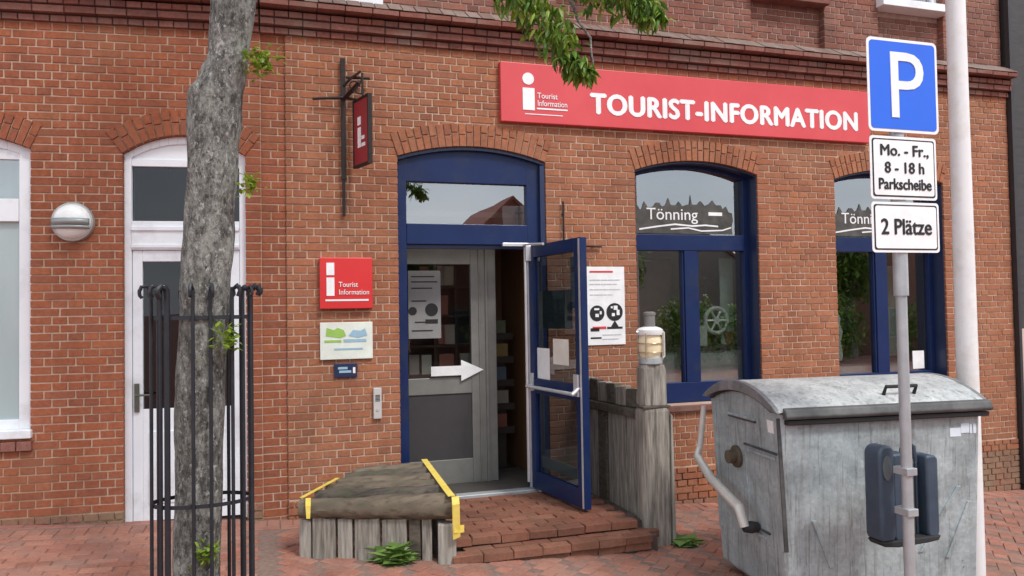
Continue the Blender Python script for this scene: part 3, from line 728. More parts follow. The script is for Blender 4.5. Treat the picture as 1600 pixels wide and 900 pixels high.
for wn, dx, k in ((w1, 0, 1), (w2, 2.36, 1)):
    # dark skyline shape with the town's name on the top pane
    sky_ = [(3.43, 2.36), (3.43, 2.60), (3.47, 2.66), (3.51, 2.60), (3.53, 2.60), (3.56, 2.68), (3.60, 2.62), (3.66, 2.63), (3.69, 2.67), (3.73, 2.67), (3.76, 2.63), (3.8, 2.65), (3.83, 2.72), (3.86, 2.65), (3.92, 2.65), (3.95, 2.69), (3.99, 2.64), (4.05, 2.66), (4.07, 2.66), (4.085, 2.76), (4.10, 2.66), (4.16, 2.66), (4.2, 2.70), (4.25, 2.65), (4.3, 2.67), (4.34, 2.71), (4.38, 2.66), (4.44, 2.66), (4.46, 2.62), (4.5, 2.65), (4.53, 2.59), (4.57, 2.58), (4.58, 2.5), (4.56, 2.44), (4.57, 2.36)]
    MB().prism([(x+dx, z) for x, z in sky_], .208, .211).build('skyline_shape', surf('dark_skyline_tone', (.035, .035, .03), (.11, .10, .09), 9, .4, 0, 0), wn)
    text('Tönning', 'sign_white', wn, 3.58+dx, .206, 2.5, .17, .58, bold=.0)
    sw = MB(); swoosh(sw, [(3.5+dx, 2.40), (3.7+dx, 2.43), (3.9+dx, 2.455), (4.1+dx, 2.44), (4.25+dx, 2.45), (4.4+dx, 2.44)], .206, .016)
    tag(sw.build('swoosh_print', 'sign_white', wn), kind='stuff'); sw = MB()
    swoosh(sw, [(3.85+dx, 2.405), (4.05+dx, 2.42), (4.2+dx, 2.39), (4.45+dx, 2.40), (4.55+dx, 2.43)], .2035, .014)
    sw.build('swoosh_print', 'sign_white', wn)
    MB().box(4.29+dx, 4.45+dx, .206, .208, 2.55, 2.585).build('bar_print', 'sign_white', wn)
bx('notice', 'sign_white', w2, 6.86, 7.02, .208, .211, .88, 1.08)
# upper windows
for o in (oU1, oU2, oU0, oU4):
    f = MB(); f.box(o.x0, o.x0+.07, .13, .2, o.z0, 6.3).box(o.x1-.07, o.x1, .13, .2, o.z0, 6.3).box(o.x0+.07, o.x1-.07, .132, .198, o.z0, o.z0+.08).box(o.xc-.03, o.xc+.03, .132, .198, o.z0+.08, 6.3)
    uw = f.build('upper_window', 'white', RB, .004)
    pane(rect(o.x0+.07, o.x1-.07, o.z0+.08, 6.3), .165, 'glass', uw)
    if o is oU2: MB().box(o.x0-.02, o.x1+.02, -.06, .13, 4.86, 4.945).build('sill', 'white', uw, .005)
    elif o is oU0: MB().box(o.x0-.1, o.x1+.02, -.02, .13, 4.30, 4.355).build('sill', 'white', uw, .005)
    else: MB().box(o.x0-.02, o.x1+.02, -.03, .13, 4.80, 4.90).build('sill', 'brick_c', uw, .005)

# ---------------------------------------------------------------- wall-mounted things
def bars(parent, mat, rows, y, d=.002, name='print_lines'):
    mb = MB()
    for x0, x1, z0, z1 in rows:
        x = x0
        while x < x1-.004:
            e = min(x+random.uniform(.03, .07), x1); mb.box(x, e-.006, y, y+d, z0, z1); x = e
    return tag(mb.build(name, mat, parent), kind='stuff')
S = thing('facade_sign', 'long red sign reading TOURIST-INFORMATION above the shop windows', 'sign', (4.05, -.06, 3.34))
MB().hexa([(2.0, -.06, 3.335), (6.12, -.06, 3.335), (6.12, .0, 3.335), (2.0, .0, 3.335), (2.0, -.06, 3.885), (6.12, -.06, 3.885), (6.12, .0, 3.885), (2.0, .0, 3.885)]).build('board', 'red_sign', S, .006)
text('TOURIST-INFORMATION', 'sign_white', S, 2.885, -.062, 3.46, .27, 3.08, bold=.0125, spacing=1.07)
mb = MB(); mb.lathe([(.056, 0), (.056, .004)], (2.265, -.065, 3.74), 20, 'y'); mb.box(2.21, 2.325, -.065, -.061, 3.45, 3.655); mb.build('info_emblem', 'sign_white', S)
text('Tourist', 'sign_white', S, 2.35, -.064, 3.565, .075, .2); text('Information', 'sign_white', S, 2.35, -.064, 3.495, .075, .29)

mb = MB(); mb.box(2.345, 2.65, -.064, -.061, 3.462, 3.476); mb.box(2.23, 2.6, -.064, -.061, 3.41, 3.418); mb.build('underline', 'sign_white', S)

S = thing('wall_sign', 'square bright red information sign with white i left of the entrance', 'sign', (.605, -.05, 1.65))
bx('board', 'red_bright', S, .385, .825, -.055, 0, 1.65, 2.085, .006)
mb = MB(); mb.box(.44, .505, -.059, -.0555, 1.76, 1.915); mb.box(.44, .505, -.059, -.0555, 1.935, 2.04); mb.build('info_emblem', 'sign_white', S)
text('Tourist', 'sign_white', S, .54, -.0585, 1.835, .062, .16); text('Information', 'sign_white', S, .54, -.0585, 1.77, .062, .25)
mb = MB(); mb.box(.43, .79, -.0585, -.0555, 1.715, 1.73); mb.build('underline', 'sign_white', S)

S = thing('plaque', 'pale plaque with green and blue print below the red square sign', 'plaque', (.605, -.03, 1.22))
bx('plate', 'palebg', S, .385, .825, -.025, 0, 1.22, 1.535, .004)
mb = MB(); mb.prism([(.43, 1.42), (.44, 1.49), (.5, 1.47), (.53, 1.49), (.58, 1.47), (.6, 1.42), (.55, 1.4), (.5, 1.41)], -.028, -.0255); mb.box(.42, .56, -.028, -.0255, 1.365, 1.385); mb.build('green_print', 'greenprint', S)
mb = MB(); mb.prism([(.62, 1.42), (.66, 1.47), (.72, 1.46), (.76, 1.48), (.78, 1.42), (.7, 1.40)], -.028, -.0255); mb.box(.58, .77, -.028, -.0255, 1.365, 1.39); mb.box(.5, .74, -.028, -.0255, 1.30, 1.315); mb.build('blue_print', 'blueprint', S)

S = thing('house_plaque', 'small navy plaque with pale print below the pale plaque', 'plaque', (.595, -.02, 1.07))
bx('plate', 'blue_dark', S, .5, .69, -.022, 0, 1.065, 1.185, .004)
mb = MB(); mb.box(.53, .61, -.0245, -.0225, 1.135, 1.155); mb.box(.54, .64, -.0245, -.0225, 1.105, 1.125); mb.build('blue_print', 'blueprint', S)
bx('white_corner', 'sign_white', S, .655, .675, -.0245, -.0225, 1.1, 1.15)

S = thing('intercom', 'slim light grey intercom box beside the blue door frame', 'intercom', (.86, -.03, .7))
bx('box', 'grey_box', S, .825, .895, -.035, 0, .7, .965, .006)
mb = MB()
for i in range(5): mb.box(.84, .88, -.0375, -.0355, .9-i*.012, .906-i*.012)
tag(mb.build('speaker_slots', 'black', S), kind='stuff'); mb = MB(); mb.lathe([(.012, 0), (.012, .006)], (.86, -.0415, .78), 14, 'y'); mb.build('button', 'alu_bright', S)

S = thing('poster', 'white notice poster with black pictograms between open door and shop window', 'poster', (3.02, -.02, 1.27))
bx('sheet', 'sign_white', S, 2.81, 3.22, -.012, 0, 1.27, 2.01, .002)
mb = MB()
mb.lathe([(.075, 0), (.075, .002)], (2.93, -.015, 1.57), 22, 'y'); mb.lathe([(.085, 0), (.085, .002)], (3.11, -.015, 1.58), 22, 'y'); mb.box(3.03, 3.19, -.0145, -.0125, 1.42, 1.44); mb.prism([(3.07, 1.44), (3.11, 1.5), (3.15, 1.44)], -.0145, -.0125); mb.box(2.86, 2.95, -.0145, -.0125, 1.4, 1.43); mb.box(2.86, 2.97, -.0145, -.0125, 1.33, 1.345)
tag(mb.build('pictograms', 'black', S), kind='stuff')
mb = MB(); mb.box(3.1, 3.14, -.018, -.0155, 1.6, 1.64); mb.box(3.08, 3.11, -.018, -.0155, 1.54, 1.57); mb.box(3.13, 3.16, -.018, -.0155, 1.55, 1.6)
for (qx, qz, qw, qh) in ((2.9, 1.6, .05, .018), (2.91, 1.535, .035, .03), (2.955, 1.56, .02, .03), (3.07, 1.615, .02, .02)): mb.box(qx, qx+qw, -.018, -.0155, qz, qz+qh)
tag(mb.build('white_marks', 'sign_white', S), kind='stuff')
mb = MB(); mb.box(2.86, 3.1, -.0145, -.0125, 1.955, 1.972); mb.box(2.88, 3.02, -.0145, -.0125, 1.42, 1.445); mb.build('red_print', 'red_sign', S)
bars(S, surf('grey_print', (.5, .5, .52), (.6, .6, .62), 5, .6), [(2.86, 3.18, 1.88, 1.89), (2.86, 3.15, 1.84, 1.85), (2.86, 3.18, 1.79, 1.8), (2.86, 3.1, 1.74, 1.75), (2.98, 3.18, 1.36, 1.37), (2.98, 3.16, 1.32, 1.33)], -.0145)

# bulkhead lamp on the left wall
S = thing('wall_lamp', 'round white bulkhead lamp with grey half shade beside the white door', 'lamp', (-1.505, 0, 2.37), 'L')
c = (-1.505, 0, 2.37)
MB().lathe([(.155, 0), (.158, -.03), (.152, -.05), (.14, -.052)], c, 40, 'y').build('base_ring', flat('grey_lamp_metal', (.42, .43, .42), .4, .4), S, smooth=True)
MB().lathe([(.14, -.045), (.132, -.075), (.11, -.1), (.075, -.118), (.035, -.128), (.002, -.13)], c, 40, 'y').build('diffuser', 'opal', S, smooth=True)
hs = MB(); n = 24                                                # half shade: louvre over the lower half
for (za, zb_) in ((-.03, .022), (-.062, -.036)):
    pts = []
    for i in range(n+1):
        x = -.14+.28*i/n
        for zz in (za, zb_):
            r = min(.1405, hypot(x, zz)); d = -.05-.088*sqrt(max(0, 1-(r/.15)**2)); pts.append((c[0]+x, d-.006, c[2]+zz))
    hs.add(pts, [(2*i, 2*i+2, 2*i+3, 2*i+1) for i in range(n)])
so = hs.build('half_shade', flat('grey_shade', (.30, .33, .33), .4, .3), S, smooth=True); md = so.modifiers.new('solid', 'SOLIDIFY'); md.thickness = .006

# wrought iron bracket with hanging red sign
S = thing('hanging_sign', 'black wrought iron bracket with small red hanging sign near the brick seam', 'sign', (.6, 0, 2.44))
mb = MB(); mb.box(.575, .615, -.05, -.02, 2.75, 3.80).box(.582, .606, -.045, -.02, 2.44, 2.75)
mb.box(.585, .605, -.025, .01, 3.7, 3.73).box(.585, .605, -.025, .01, 2.6, 2.63); mb.build('wall_bar', 'iron', S, .003)
mb = MB(); mb.tube([(.34, -.05, 3.43), (.6, -.06, 3.455), (.82, -.05, 3.43)], .012, 8); mb.tube([(.62, -.06, 3.63), (.82, -.06, 3.635)], .014, 8)
mb.tube([(.6, -.04, 3.455), (.68, -.5, 3.47)], .012, 8); mb.build('cross_arm', 'iron', S)
mb = MB()
def scroll(cx, cz, r, a0, a1, y, n=16): return [(cx+r*(1-.55*i/n)*cos(a0+(a1-a0)*i/n), y, cz+r*(1-.55*i/n)*sin(a0+(a1-a0)*i/n)) for i in range(n+1)]
mb.tube([(.6, -.05, 3.56), (.66, -.08, 3.62), (.74, -.1, 3.68)], .011, 6); mb.tube([(.6, -.05, 3.44), (.67, -.1, 3.5), (.75, -.12, 3.6)], .011, 6)
mb.tube(scroll(.68, 3.55, .05, 0, 5, -.09), .007, 6); mb.tube(scroll(.735, 3.52, .05, 2, 7.5, -.1), .007, 6); mb.tube([(.75, -.12, 3.66), (.75, -.14, 3.40)], .01, 6)
mb.build('scrolls', 'iron', S)
bo = MB(); bp_ = [(.665, -.13), (.775, -.42)]
def hp(t, d, z): x = .68+.085*t+d; return (x, -.1-.26*t, z)
bo.hexa([hp(0, 0, 2.86), hp(1, 0, 2.86), hp(1, .022, 2.86), hp(0, .022, 2.86), hp(0, 0, 3.4), hp(1, 0, 3.4), hp(1, .022, 3.4), hp(0, .022, 3.4)])
bo.build('sign_board', surf('dark_red_enamel', (.27, .02, .03), (.34, .035, .045), 3, .4, 0, .02), S, .002)
rim = MB()
for (t0, t1, z0, z1) in ((-.06, 0, 2.84, 3.42), (1, 1.06, 2.84, 3.42), (0, 1, 2.84, 2.86), (0, 1, 3.4, 3.42)):
    rim.hexa([hp(t0, -.006, z0), hp(t1, -.006, z0), hp(t1, .028, z0), hp(t0, .028, z0), hp(t0, -.006, z1), hp(t1, -.006, z1), hp(t1, .028, z1), hp(t0, .028, z1)])
rim.build('sign_rim', 'iron', S)
em = MB()
for (t0, t1, z0, z1) in ((.28, .5, 3.0, 3.17), (.28, .5, 3.19, 3.26), (.55, .8, 3.0, 3.03), (.55, .75, 3.06, 3.09)):
    em.hexa([hp(t0, -.004, z0), hp(t1, -.004, z0), hp(t1, -.001, z0), hp(t0, -.001, z0), hp(t0, -.004, z1), hp(t1, -.004, z1), hp(t1, -.001, z1), hp(t0, -.001, z1)])
em.build('info_emblem', 'sign_white', S)
# small iron bracket above the open door
S = thing('iron_bracket', 'thin dark iron cross bracket on the wall above the open door', 'bracket', (2.62, 0, 2.2))
mb = MB(); mb.tube([(2.6, -.03, 2.15), (2.6, -.03, 2.62)], .009, 6); mb.tube([(2.58, -.03, 2.215), (2.98, -.03, 2.2)], .011, 6); mb.tube([(2.6, .01, 2.5), (2.6, -.03, 2.5)], .008, 6); mb.tube([(2.9, .01, 2.203), (2.9, -.03, 2.203)], .008, 6)
mb.build('rod', 'iron', S)

# ---------------------------------------------------------------- steps and timber cheeks
ST = thing('brick_steps', 'two low red brick steps leading up to the open blue door', 'steps', (1.95, -.7, zg(1.95)))
core = MB(); core.box(1.1, 2.78, -1.2, -.06, -.45, -.05); core.box(1.1, 2.8, -1.37, -1.2, -.45, -.12); core.build('mortar_core', 'mortar_d', ST)
random.seed(3); sm = []
for i in range(5):
    vs, fs = slab_brick([(-.108, -.05, -.055), (.108, -.05, -.055), (.108, .05, -.055), (-.108, .05, -.055), (-.108, -.05, 0), (.108, -.05, 0), (.108, .05, 0), (-.108, .05, 0)], .005)
    vs = [v+Vector((random.uniform(-.003, .003), random.uniform(-.003, .003), random.uniform(-.002, .002))) for v in vs]
    me = bpy.data.meshes.new('step_brick'); me.from_pydata(vs, [], fs); me.materials.append(M['step']); sm.append(me)
def sbrick(x, y, z, rz=0):
    o = link('step_brick', random.choice(sm), ST); o.location = Vector((x, y, z+random.uniform(-.003, .003)))-BASE[ST]; o.rotation_euler = (random.uniform(-.015, .015), random.uniform(-.012, .012), rz+random.uniform(-.012, .012))
for r in range(11):                                        # landing courses running along the front edge
    x = 1.26+(r % 2)*.11
    while x < 2.74-.08: sbrick(x, -1.2+r*.105, -.03); x += .221
for r in range(2):
    x = 1.3+(r % 2)*.11
    while x < 2.76: sbrick(x, -1.375+r*.105, -.098); x += .221
x = 1.3
while x < 2.76: sbrick(x, -1.345, -.157); x += .221         # course below the lower tread

def plank(mb_parent, name, p0, p1, z0, z1, th, mat, jz=.02, jo=.008, bev=.008):
    """upright plank between plan points p0,p1"""
    d = Vector((p1[0]-p0[0], p1[1]-p0[1], 0)).normalized(); n = Vector((-d.y, d.x, 0))*th
    a, b = Vector((p0[0], p0[1], 0)), Vector((p1[0], p1[1], 0)); o = n.normalized()*random.uniform(-jo, jo)
    r = lambda: random.uniform(-jz, jz)
    m = MB().hexa([a+o+Vector((0, 0, z0)), b+o+Vector((0, 0, z0)), b+n+o+Vector((0, 0, z0)), a+n+o+Vector((0, 0, z0)), a+o+Vector((0, 0, z1+r())), b+o+Vector((0, 0, z1+r())), b+n+o+Vector((0, 0, z1+r())), a+n+o+Vector((0, 0, z1+r()))])
    return m.build(name, mat, mb_parent, bev)
random.seed(8)
TB = thing('timber_planter', 'low weathered timber platform with yellow taped edges left of the steps', 'planter', (.7, -.7, zg(.7)))
Apt, Bpt, Cpt, Dpt = (.17, -1.06), (1.2, -1.36), (1.29, -.1), (.7, -.03)
fr_ = [0, .075, .085, .235, .25, .345, .36, .525, .54, .70, .715, .79, .8, .865]
def AB(t): return (Apt[0]+(Bpt[0]-Apt[0])*t, Apt[1]+(Bpt[1]-Apt[1])*t)
tops = [.165, .17, .172, .175, .17, .165, .17]
mats = ['wood_pale', 'wood', 'wood_pale', 'wood', 'wood', 'wood_dark', 'wood']
for i in range(7):
    a, b = AB(fr_[2*i]), AB(fr_[2*i+1]); plank(TB, 'plank', a, b, zg(a[0])-.05, tops[i], .05, mats[i])
ps = AB(.905); plank(TB, 'corner_post', (ps[0]-.01, ps[1]-.05), (ps[0]+.115, ps[1]-.075), zg(1.2)-.05, .12, .13, 'wood_pale', .015, 0, .012)
# side row along the steps and along the diagonal back edge
def side(p, q, n, zt, mat):
    for i in range(n):
        a = (p[0]+(q[0]-p[0])*(i+.03)/n, p[1]+(q[1]-p[1])*(i+.03)/n); b = (p[0]+(q[0]-p[0])*(i+.97)/n, p[1]+(q[1]-p[1])*(i+.97)/n)
        plank(TB, 'plank', a, b, zg(a[0])-.05, zt, .04, mat)
side((1.17, -1.3), (1.25, -.1), 8, .19, 'wood_dark'); side(Dpt, (.2, -1.0), 7, .2, 'wood_dark')
# rough round logs laid side by side form the top, running along the front
from mathutils import noise as mn
def lerp(p, q, t): return (p[0]+(q[0]-p[0])*t, p[1]+(q[1]-p[1])*t)
def deckz(x, y): return .30+.02*max(0, min(1, (x-.15)/1.0))+.012*max(0, min(1, (y+1.3)/1.3))
nb = 6
for i in range(nb):
    t = (i+.42)/nb; a, b = lerp(Apt, Dpt, t), lerp(Bpt, Cpt, t); n = 14; m = 20; V = []; F = []
    ra, rb = (.066, .098) if i == 0 else (.05, .094)
    if i == 0: a, b = (a[0]-.03, a[1]-.05), (b[0]+.03, b[1]-.06)
    d = Vector((b[0]-a[0], b[1]-a[1], 0)).normalized(); pr = Vector((-d.y, d.x, 0))
    for k in range(m+1):
        q = lerp(a, b, k/m); r = ra+(rb-ra)*k/m
        for e in range(n):
            th = 2*pi*e/n; nv = 1+.16*mn.noise(Vector((k*.33+i*7, cos(th)*1.4, sin(th)*1.4)))+.08*mn.noise(Vector((k*.9, cos(th)*4, i*3+sin(th)*4)))
            zc = deckz(*q)-r*.92
            V.append(Vector((q[0], q[1], zc))+pr*r*nv*cos(th)+Vector((0, 0, r*.95*nv*sin(th))))
    for k in range(m):
        for e in range(n): F.append((k*n+e, k*n+(e+1) % n, (k+1)*n+(e+1) % n, (k+1)*n+e))
    F += [tuple(range(n)), tuple(range(m*n, (m+1)*n))]
    MB().add(V, F).build('log', ('wood_brown', 'wood_dark', 'wood_brown')[i % 3], TB, smooth=True)
def tape(pts, w, th=.004):
    mb = MB(); L = len(pts)
    V = []
    for i, p in enumerate(pts):
        p = Vector(p); t = (Vector(pts[min(i+1, L-1)])-Vector(pts[max(i-1, 0)])); t.z = 0; t.normalize(); n = Vector((-t.y, t.x, 0))*w/2
        V += [p-n, p+n, p+n+Vector((0, 0, th)), p-n+Vector((0, 0, th))]
    F = []
    for i in range(L-1):
        for k in range(4): F.append((4*i+k, 4*i+(k+1) % 4, 4*i+4+(k+1) % 4, 4*i+4+k))
    F += [(0, 1, 2, 3), (4*L-4, 4*L-3, 4*L-2, 4*L-1)]
    return mb.add(V, F).build('edge_tape', 'yellow', TB)
tp = []
for i in range(9):
    q = lerp((1.27, -.12), (1.21, -1.44), i/8); tp.append((q[0]-.03, q[1], deckz(*q)+.01))
tape(tp, .05)
tp = []
for i in range(7):
    q = lerp((.17, -1.03), (.46, -.52), i/6); tp.append((q[0]+.02, q[1], deckz(*q)+.01))
tape(tp, .03)
MB().hexa([(1.185, -1.447, .03), (1.235, -1.457, .05), (1.235, -1.453, .05), (1.185, -1.443, .03), (1.175, -1.485, .28), (1.225, -1.49, .285), (1.225, -1.47, .335), (1.175, -1.465, .332)]).build('edge_tape', 'yellow', TB)
MB().box(1.19, 1.262, -1.462, -1.457, .08, .13).build('edge_tape', 'yellow', TB)
MB().hexa([(.215, -1.172, .20), (.24, -1.177, .20), (.24, -1.172, .20), (.215, -1.167, .20), (.21, -1.16, .285), (.245, -1.165, .285), (.25, -1.08, .32), (.215, -1.075, .32)]).build('edge_tape', 'yellow', TB)

# right-hand timber palisade with end post
TP = thing('timber_palisade', 'tall weathered timber palisade beside the steps ending in a thick post', 'palisade', (2.83, -.6, zg(2.8)))
p0, p1 = (2.72, -.08), (2.83, -1.16)
mats = ['wood', 'wood', 'wood_dark', 'wood', 'wood', 'wood', 'wood_pale']
for i in range(7):
    a, b = lerp(p0, p1, (i+.03)/7), lerp(p0, p1, (i+.97)/7)
    plank(TP, 'plank', a, b, zg(2.8)-.05, .72, .07, mats[i], .006)
    plank(TP, 'plank', a, b, .80, 1.0-.01*i, .07, 'wood_dark' if i % 2 else 'wood', .014)
d0, d1 = lerp(p0, p1, -.03), lerp(p0, p1, 1.02)
MB().hexa([(d0[0]-.03, d0[1], .725), (d1[0]-.03, d1[1], .725), (d1[0]+.1, d1[1], .725), (d0[0]+.1, d0[1], .725), (d0[0]-.03, d0[1], .795), (d1[0]-.03, d1[1], .795), (d1[0]+.1, d1[1], .795), (d0[0]+.1, d0[1], .795)]).build('cap_beam', 'wood_dark', TP, .008)
def post(poly, z0, z1, top=.0, mat='wood'):
    mb = MB(); n = len(poly); c = (sum(p[0] for p in poly)/n, sum(p[1] for p in poly)/n)
    lv = [z0, z0+.3, (z0+z1)/2, z1-.03, z1]; V = []; F = []
    for k, z in enumerate(lv):
        s = 1-.04*k/4-(.08 if k == 4 else 0)
        for p in poly: V.append((c[0]+(p[0]-c[0])*s+random.uniform(-.003, .003), c[1]+(p[1]-c[1])*s+random.uniform(-.003, .003), z))
    for k in range(len(lv)-1):
        for i in range(n): F.append((k*n+i, k*n+(i+1) % n, (k+1)*n+(i+1) % n, (k+1)*n+i))
    F += [tuple(range(n)), tuple(range((len(lv)-1)*n, len(lv)*n))]
    return mb.add(V, F).build('post', mat, TP, .01)
post([(2.75, -1.22), (2.775, -1.27), (2.96, -1.285), (2.995, -1.255), (2.99, -1.1), (2.95, -1.07), (2.77, -1.085)], zg(2.85)-.06, .83)
post([(2.765, -1.21), (2.785, -1.25), (2.945, -1.265), (2.975, -1.24), (2.97, -1.12), (2.94, -1.09), (2.785, -1.1)], .842, 1.165)
MB().box(2.755, 2.99, -1.275, -1.06, .828, .846).build('post_band', 'wood_dark', TP, .004)
MB().hexa([(2.985, -1.285, zg(2.9)-.05), (3.02, -1.27, zg(2.9)-.05), (3.02, -1.2, zg(2.9)-.05), (2.985, -1.2, zg(2.9)-.05), (2.985, -1.28, .78), (3.012, -1.265, .76), (3.012, -1.2, .76), (2.985, -1.2, .78)]).build('pale_batten', 'wood_pale', TP, .005)

# lantern on the post
LN = thing('lantern', 'small white ship lantern with cream glass on the timber post', 'lantern', (2.87, -1.18, 1.165))
c = (2.87, -1.18, 1.165)
MB().lathe([(.085, 0), (.095, .01), (.095, .05), (.08, .06)], c, 24).build('base', 'galv_post', LN, smooth=True)
MB().lathe([(.078, .06), (.09, .1), (.092, .19), (.08, .24)], c, 24).build('glass', 'cream', LN, smooth=True)
MB().lathe([(.1, .235), (.104, .25), (.104, .275), (.085, .29), (.05, .30)], c, 24).build('cap', 'pole_white', LN, smooth=True)
MB().lathe([(.045, .295), (.045, .39), (.05, .392), (.05, .41), (.03, .42)], c, 20).build('chimney', flat('dull_vent_metal', (.2, .2, .19), .5, .3), LN, smooth=True)
mb = MB()
for q in range(4):
    a = pi/4+q*pi/2; mb.tube([(c[0]+.1*cos(a), c[1]+.1*sin(a), c[2]+.04), (c[0]+.102*cos(a), c[1]+.102*sin(a), c[2]+.25)], .006, 6)
for zz in (.1, .17): mb.tube([(c[0]+.1*cos(t*pi/12), c[1]+.1*sin(t*pi/12), c[2]+zz) for t in range(25)], .0045, 6)
mb.build('cage', flat('brassy_wire', (.45, .38, .26), .4, .5), LN)
mb = MB(); mb.tube([(c[0]-.12, c[1], c[2]+.26), (c[0]-.1, c[1], c[2]+.26)], .01, 6); mb.tube([(c[0]+.1, c[1], c[2]+.27), (c[0]+.125, c[1], c[2]+.25), (c[0]+.125, c[1], c[2]+.06), (c[0]+.1, c[1], c[2]+.04)], .008, 6); tag(mb.build('handle', 'alu_bright', LN), kind='stuff')

# ---------------------------------------------------------------- display inside the shop windows
D = thing('ornament', 'round grey wheel ornament behind the right pane of lettered shop window', 'ornament', (4.42, .32, 1.2))
mb = MB()
mb.tube([(4.42+.13*cos(t*pi/14), .32, 1.47+.13*sin(t*pi/14)) for t in range(29)], .022, 8); mb.build('rim', flat('pale_grey_wood', (.5, .5, .48), .6), D)
mb = MB(); mb.lathe([(.035, -.02), (.035, .02)], (4.42, .32, 1.47), 12, 'y')
for q in range(6): mb.tube([(4.42, .32, 1.47), (4.42+.12*cos(q*pi/3), .32, 1.47+.12*sin(q*pi/3))], .012, 6)
mb.build('spokes', M['alu_bright'], D); mb = MB(); mb.lathe([(.09, 0), (.09, .02), (.02, .03), (.02, .13)], (4.42, .33, 1.2), 14); mb.build('stand', 'shelf', D)
D = thing('display_table', 'low display shelf inside the lettered shop window', 'shelf', (4.05, .55, -.02))
bx('top', 'shelf', D, 3.4, 4.72, .27, .9, 1.16, 1.2); bx('front', surf('grey_display', (.3, .31, .29), (.42, .42, .4), 4), D, 3.42, 4.7, .29, .32, -.02, 1.16)
D = thing('display_table', 'low display shelf inside the window behind the parking sign', 'shelf', (6.4, .55, -.02))
bx('top', 'shelf', D, 5.75, 7.1, .27, .9, .96, 1.0); bx('front', bpy.data.materials['grey_display'], D, 5.77, 7.08, .29, .32, -.02, .96)
def leafgeom(L, W, bend=.25):
    vs = [(0, 0, 0), (W*.5, L*.35, -bend*L*.1), (0, L*.4, W*.12), (-W*.5, L*.35, -bend*L*.1), (W*.32, L*.72, -bend*L*.35), (0, L*.74, -bend*L*.25), (-W*.32, L*.72, -bend*L*.35), (0, L, -bend*L*.8)]
    return vs, [(0, 1, 2), (0, 2, 3), (1, 4, 5, 2), (2, 5, 6, 3), (4, 7, 5), (5, 7, 6)]
def plant(x, y, z, h, n, label, cat='plant', pot=True, seed=1, spread=.2):
    random.seed(seed); t = thing('potted_plant', label, cat, (x, y, z))
    if pot:
        MB().lathe([(.07, 0), (.095, .14), (.1, .15)], (x, y, z), 16).build('pot', flat('terracotta_pot', (.35, .15, .09), .7), t, smooth=True)
    mb = MB()
    for i in range(n):
        L = random.uniform(.08, .16); vs, fs = leafgeom(L, L*.42)
        R = Matrix.Rotation(random.uniform(0, 6.28), 3, 'Z') @ Matrix.Rotation(random.uniform(-.3, 1.2), 3, 'X')
        o_ = Vector((x+random.gauss(0, spread*.4), y+random.gauss(0, spread*.3), z+.16+random.random()*h)); mb.add([R @ Vector(v)+o_ for v in vs], fs)
    tag(mb.build('foliage', 'leaf', t), kind='stuff')
    mb = MB()
    for k in range(4): mb.tube([(x, y, z+.1), (x+random.gauss(0, spread*.3), y, z+.16+h*.8)], .006, 5)
    mb.build('stem', 'bark', t)
plant(4.45, .62, 1.2, .6, 45, 'leafy green plant behind the wheel ornament in the shop window', seed=4)
plant(4.6, .42, 1.2, .2, 22, 'small green plant right of the wheel ornament in the window', seed=5)
plant(6.1, .55, 1.0, .4, 40, 'green potted plant in the window behind the parking sign', seed=6)
D = thing('figurine', 'pale upright figurine on shelf in window behind the parking sign', 'figurine', (5.93, .33, 1.0))
MB().lathe([(.06, 0), (.065, .05), (.05, .2), (.07, .32), (.045, .4), (.055, .46), (.03, .52)], (5.93, .33, 1.0), 16).build('body', flat('pale_stone', (.5, .5, .48), .7), D, smooth=True)
MB().lathe([(.07, -.02), (.075, 0)], (5.93, .33, 1.0), 16).build('foot', 'shelf', D)
for (x0_, x1_, z0_, z1_, yy, c_, lb) in ((4.5, 4.66, 1.2, 2.12, .36, (.36, .44, .38), 'tall pale green panel added for a reflected strip at right edge of lettered window'), (5.80, 5.98, 1.0, 1.75, .5, (.52, .53, .5), 'narrow pale added panel left behind the figurine'), (6.75, 7.0, 1.0, 2.05, .48, (.34, .34, .28), 'olive added panel in right half of window behind the sign'), (4.16, 4.3, 1.2, 1.42, .3, (.5, .5, .46), 'small pale card standing left of the wheel ornament'), (3.5, 3.62, 1.2, 1.4, .32, (.4, .48, .5), 'small blue grey card on display shelf at far left of lettered window')):
    D = thing('added_panel', lb, 'added panel', ((x0_+x1_)/2, yy, z0_))  # panels added to stand in for pale strips reflected in the panes
    bx('panel', surf('added_panel_tone', tuple(v*.7 for v in c_), c_, 7, .6), D, x0_, x1_, yy, yy+.012, z0_, z1_, .002); bx('foot', 'shelf', D, x0_+.02, x1_-.02, yy-.01, yy+.06, z0_, z0_+.012)  # panel and its foot are added for the reflected strip
D = thing('pictures', 'dark picture panel standing in the left half of lettered window', 'picture', (3.72, .6, 1.2))
bx('panel', surf('dark_red_picture', (.10, .045, .04), (.17, .09, .07), 5), D, 3.45, 3.95, .42, .44, 1.2, 2.1); bx('frame', 'shelf', D, 3.43, 3.97, .442, .46, 1.2, 2.12)
D = thing('leaflet_stand', 'dark slim leaflet stand inside the doorway gap', 'stand', (2.25, .95, -.02))
bx('column', 'shelf', D, 2.2, 2.3, .93, .98, .0, 1.5, .004); bx('base', 'shelf', D, 2.12, 2.4, .85, 1.05, -.02, .0, .004)
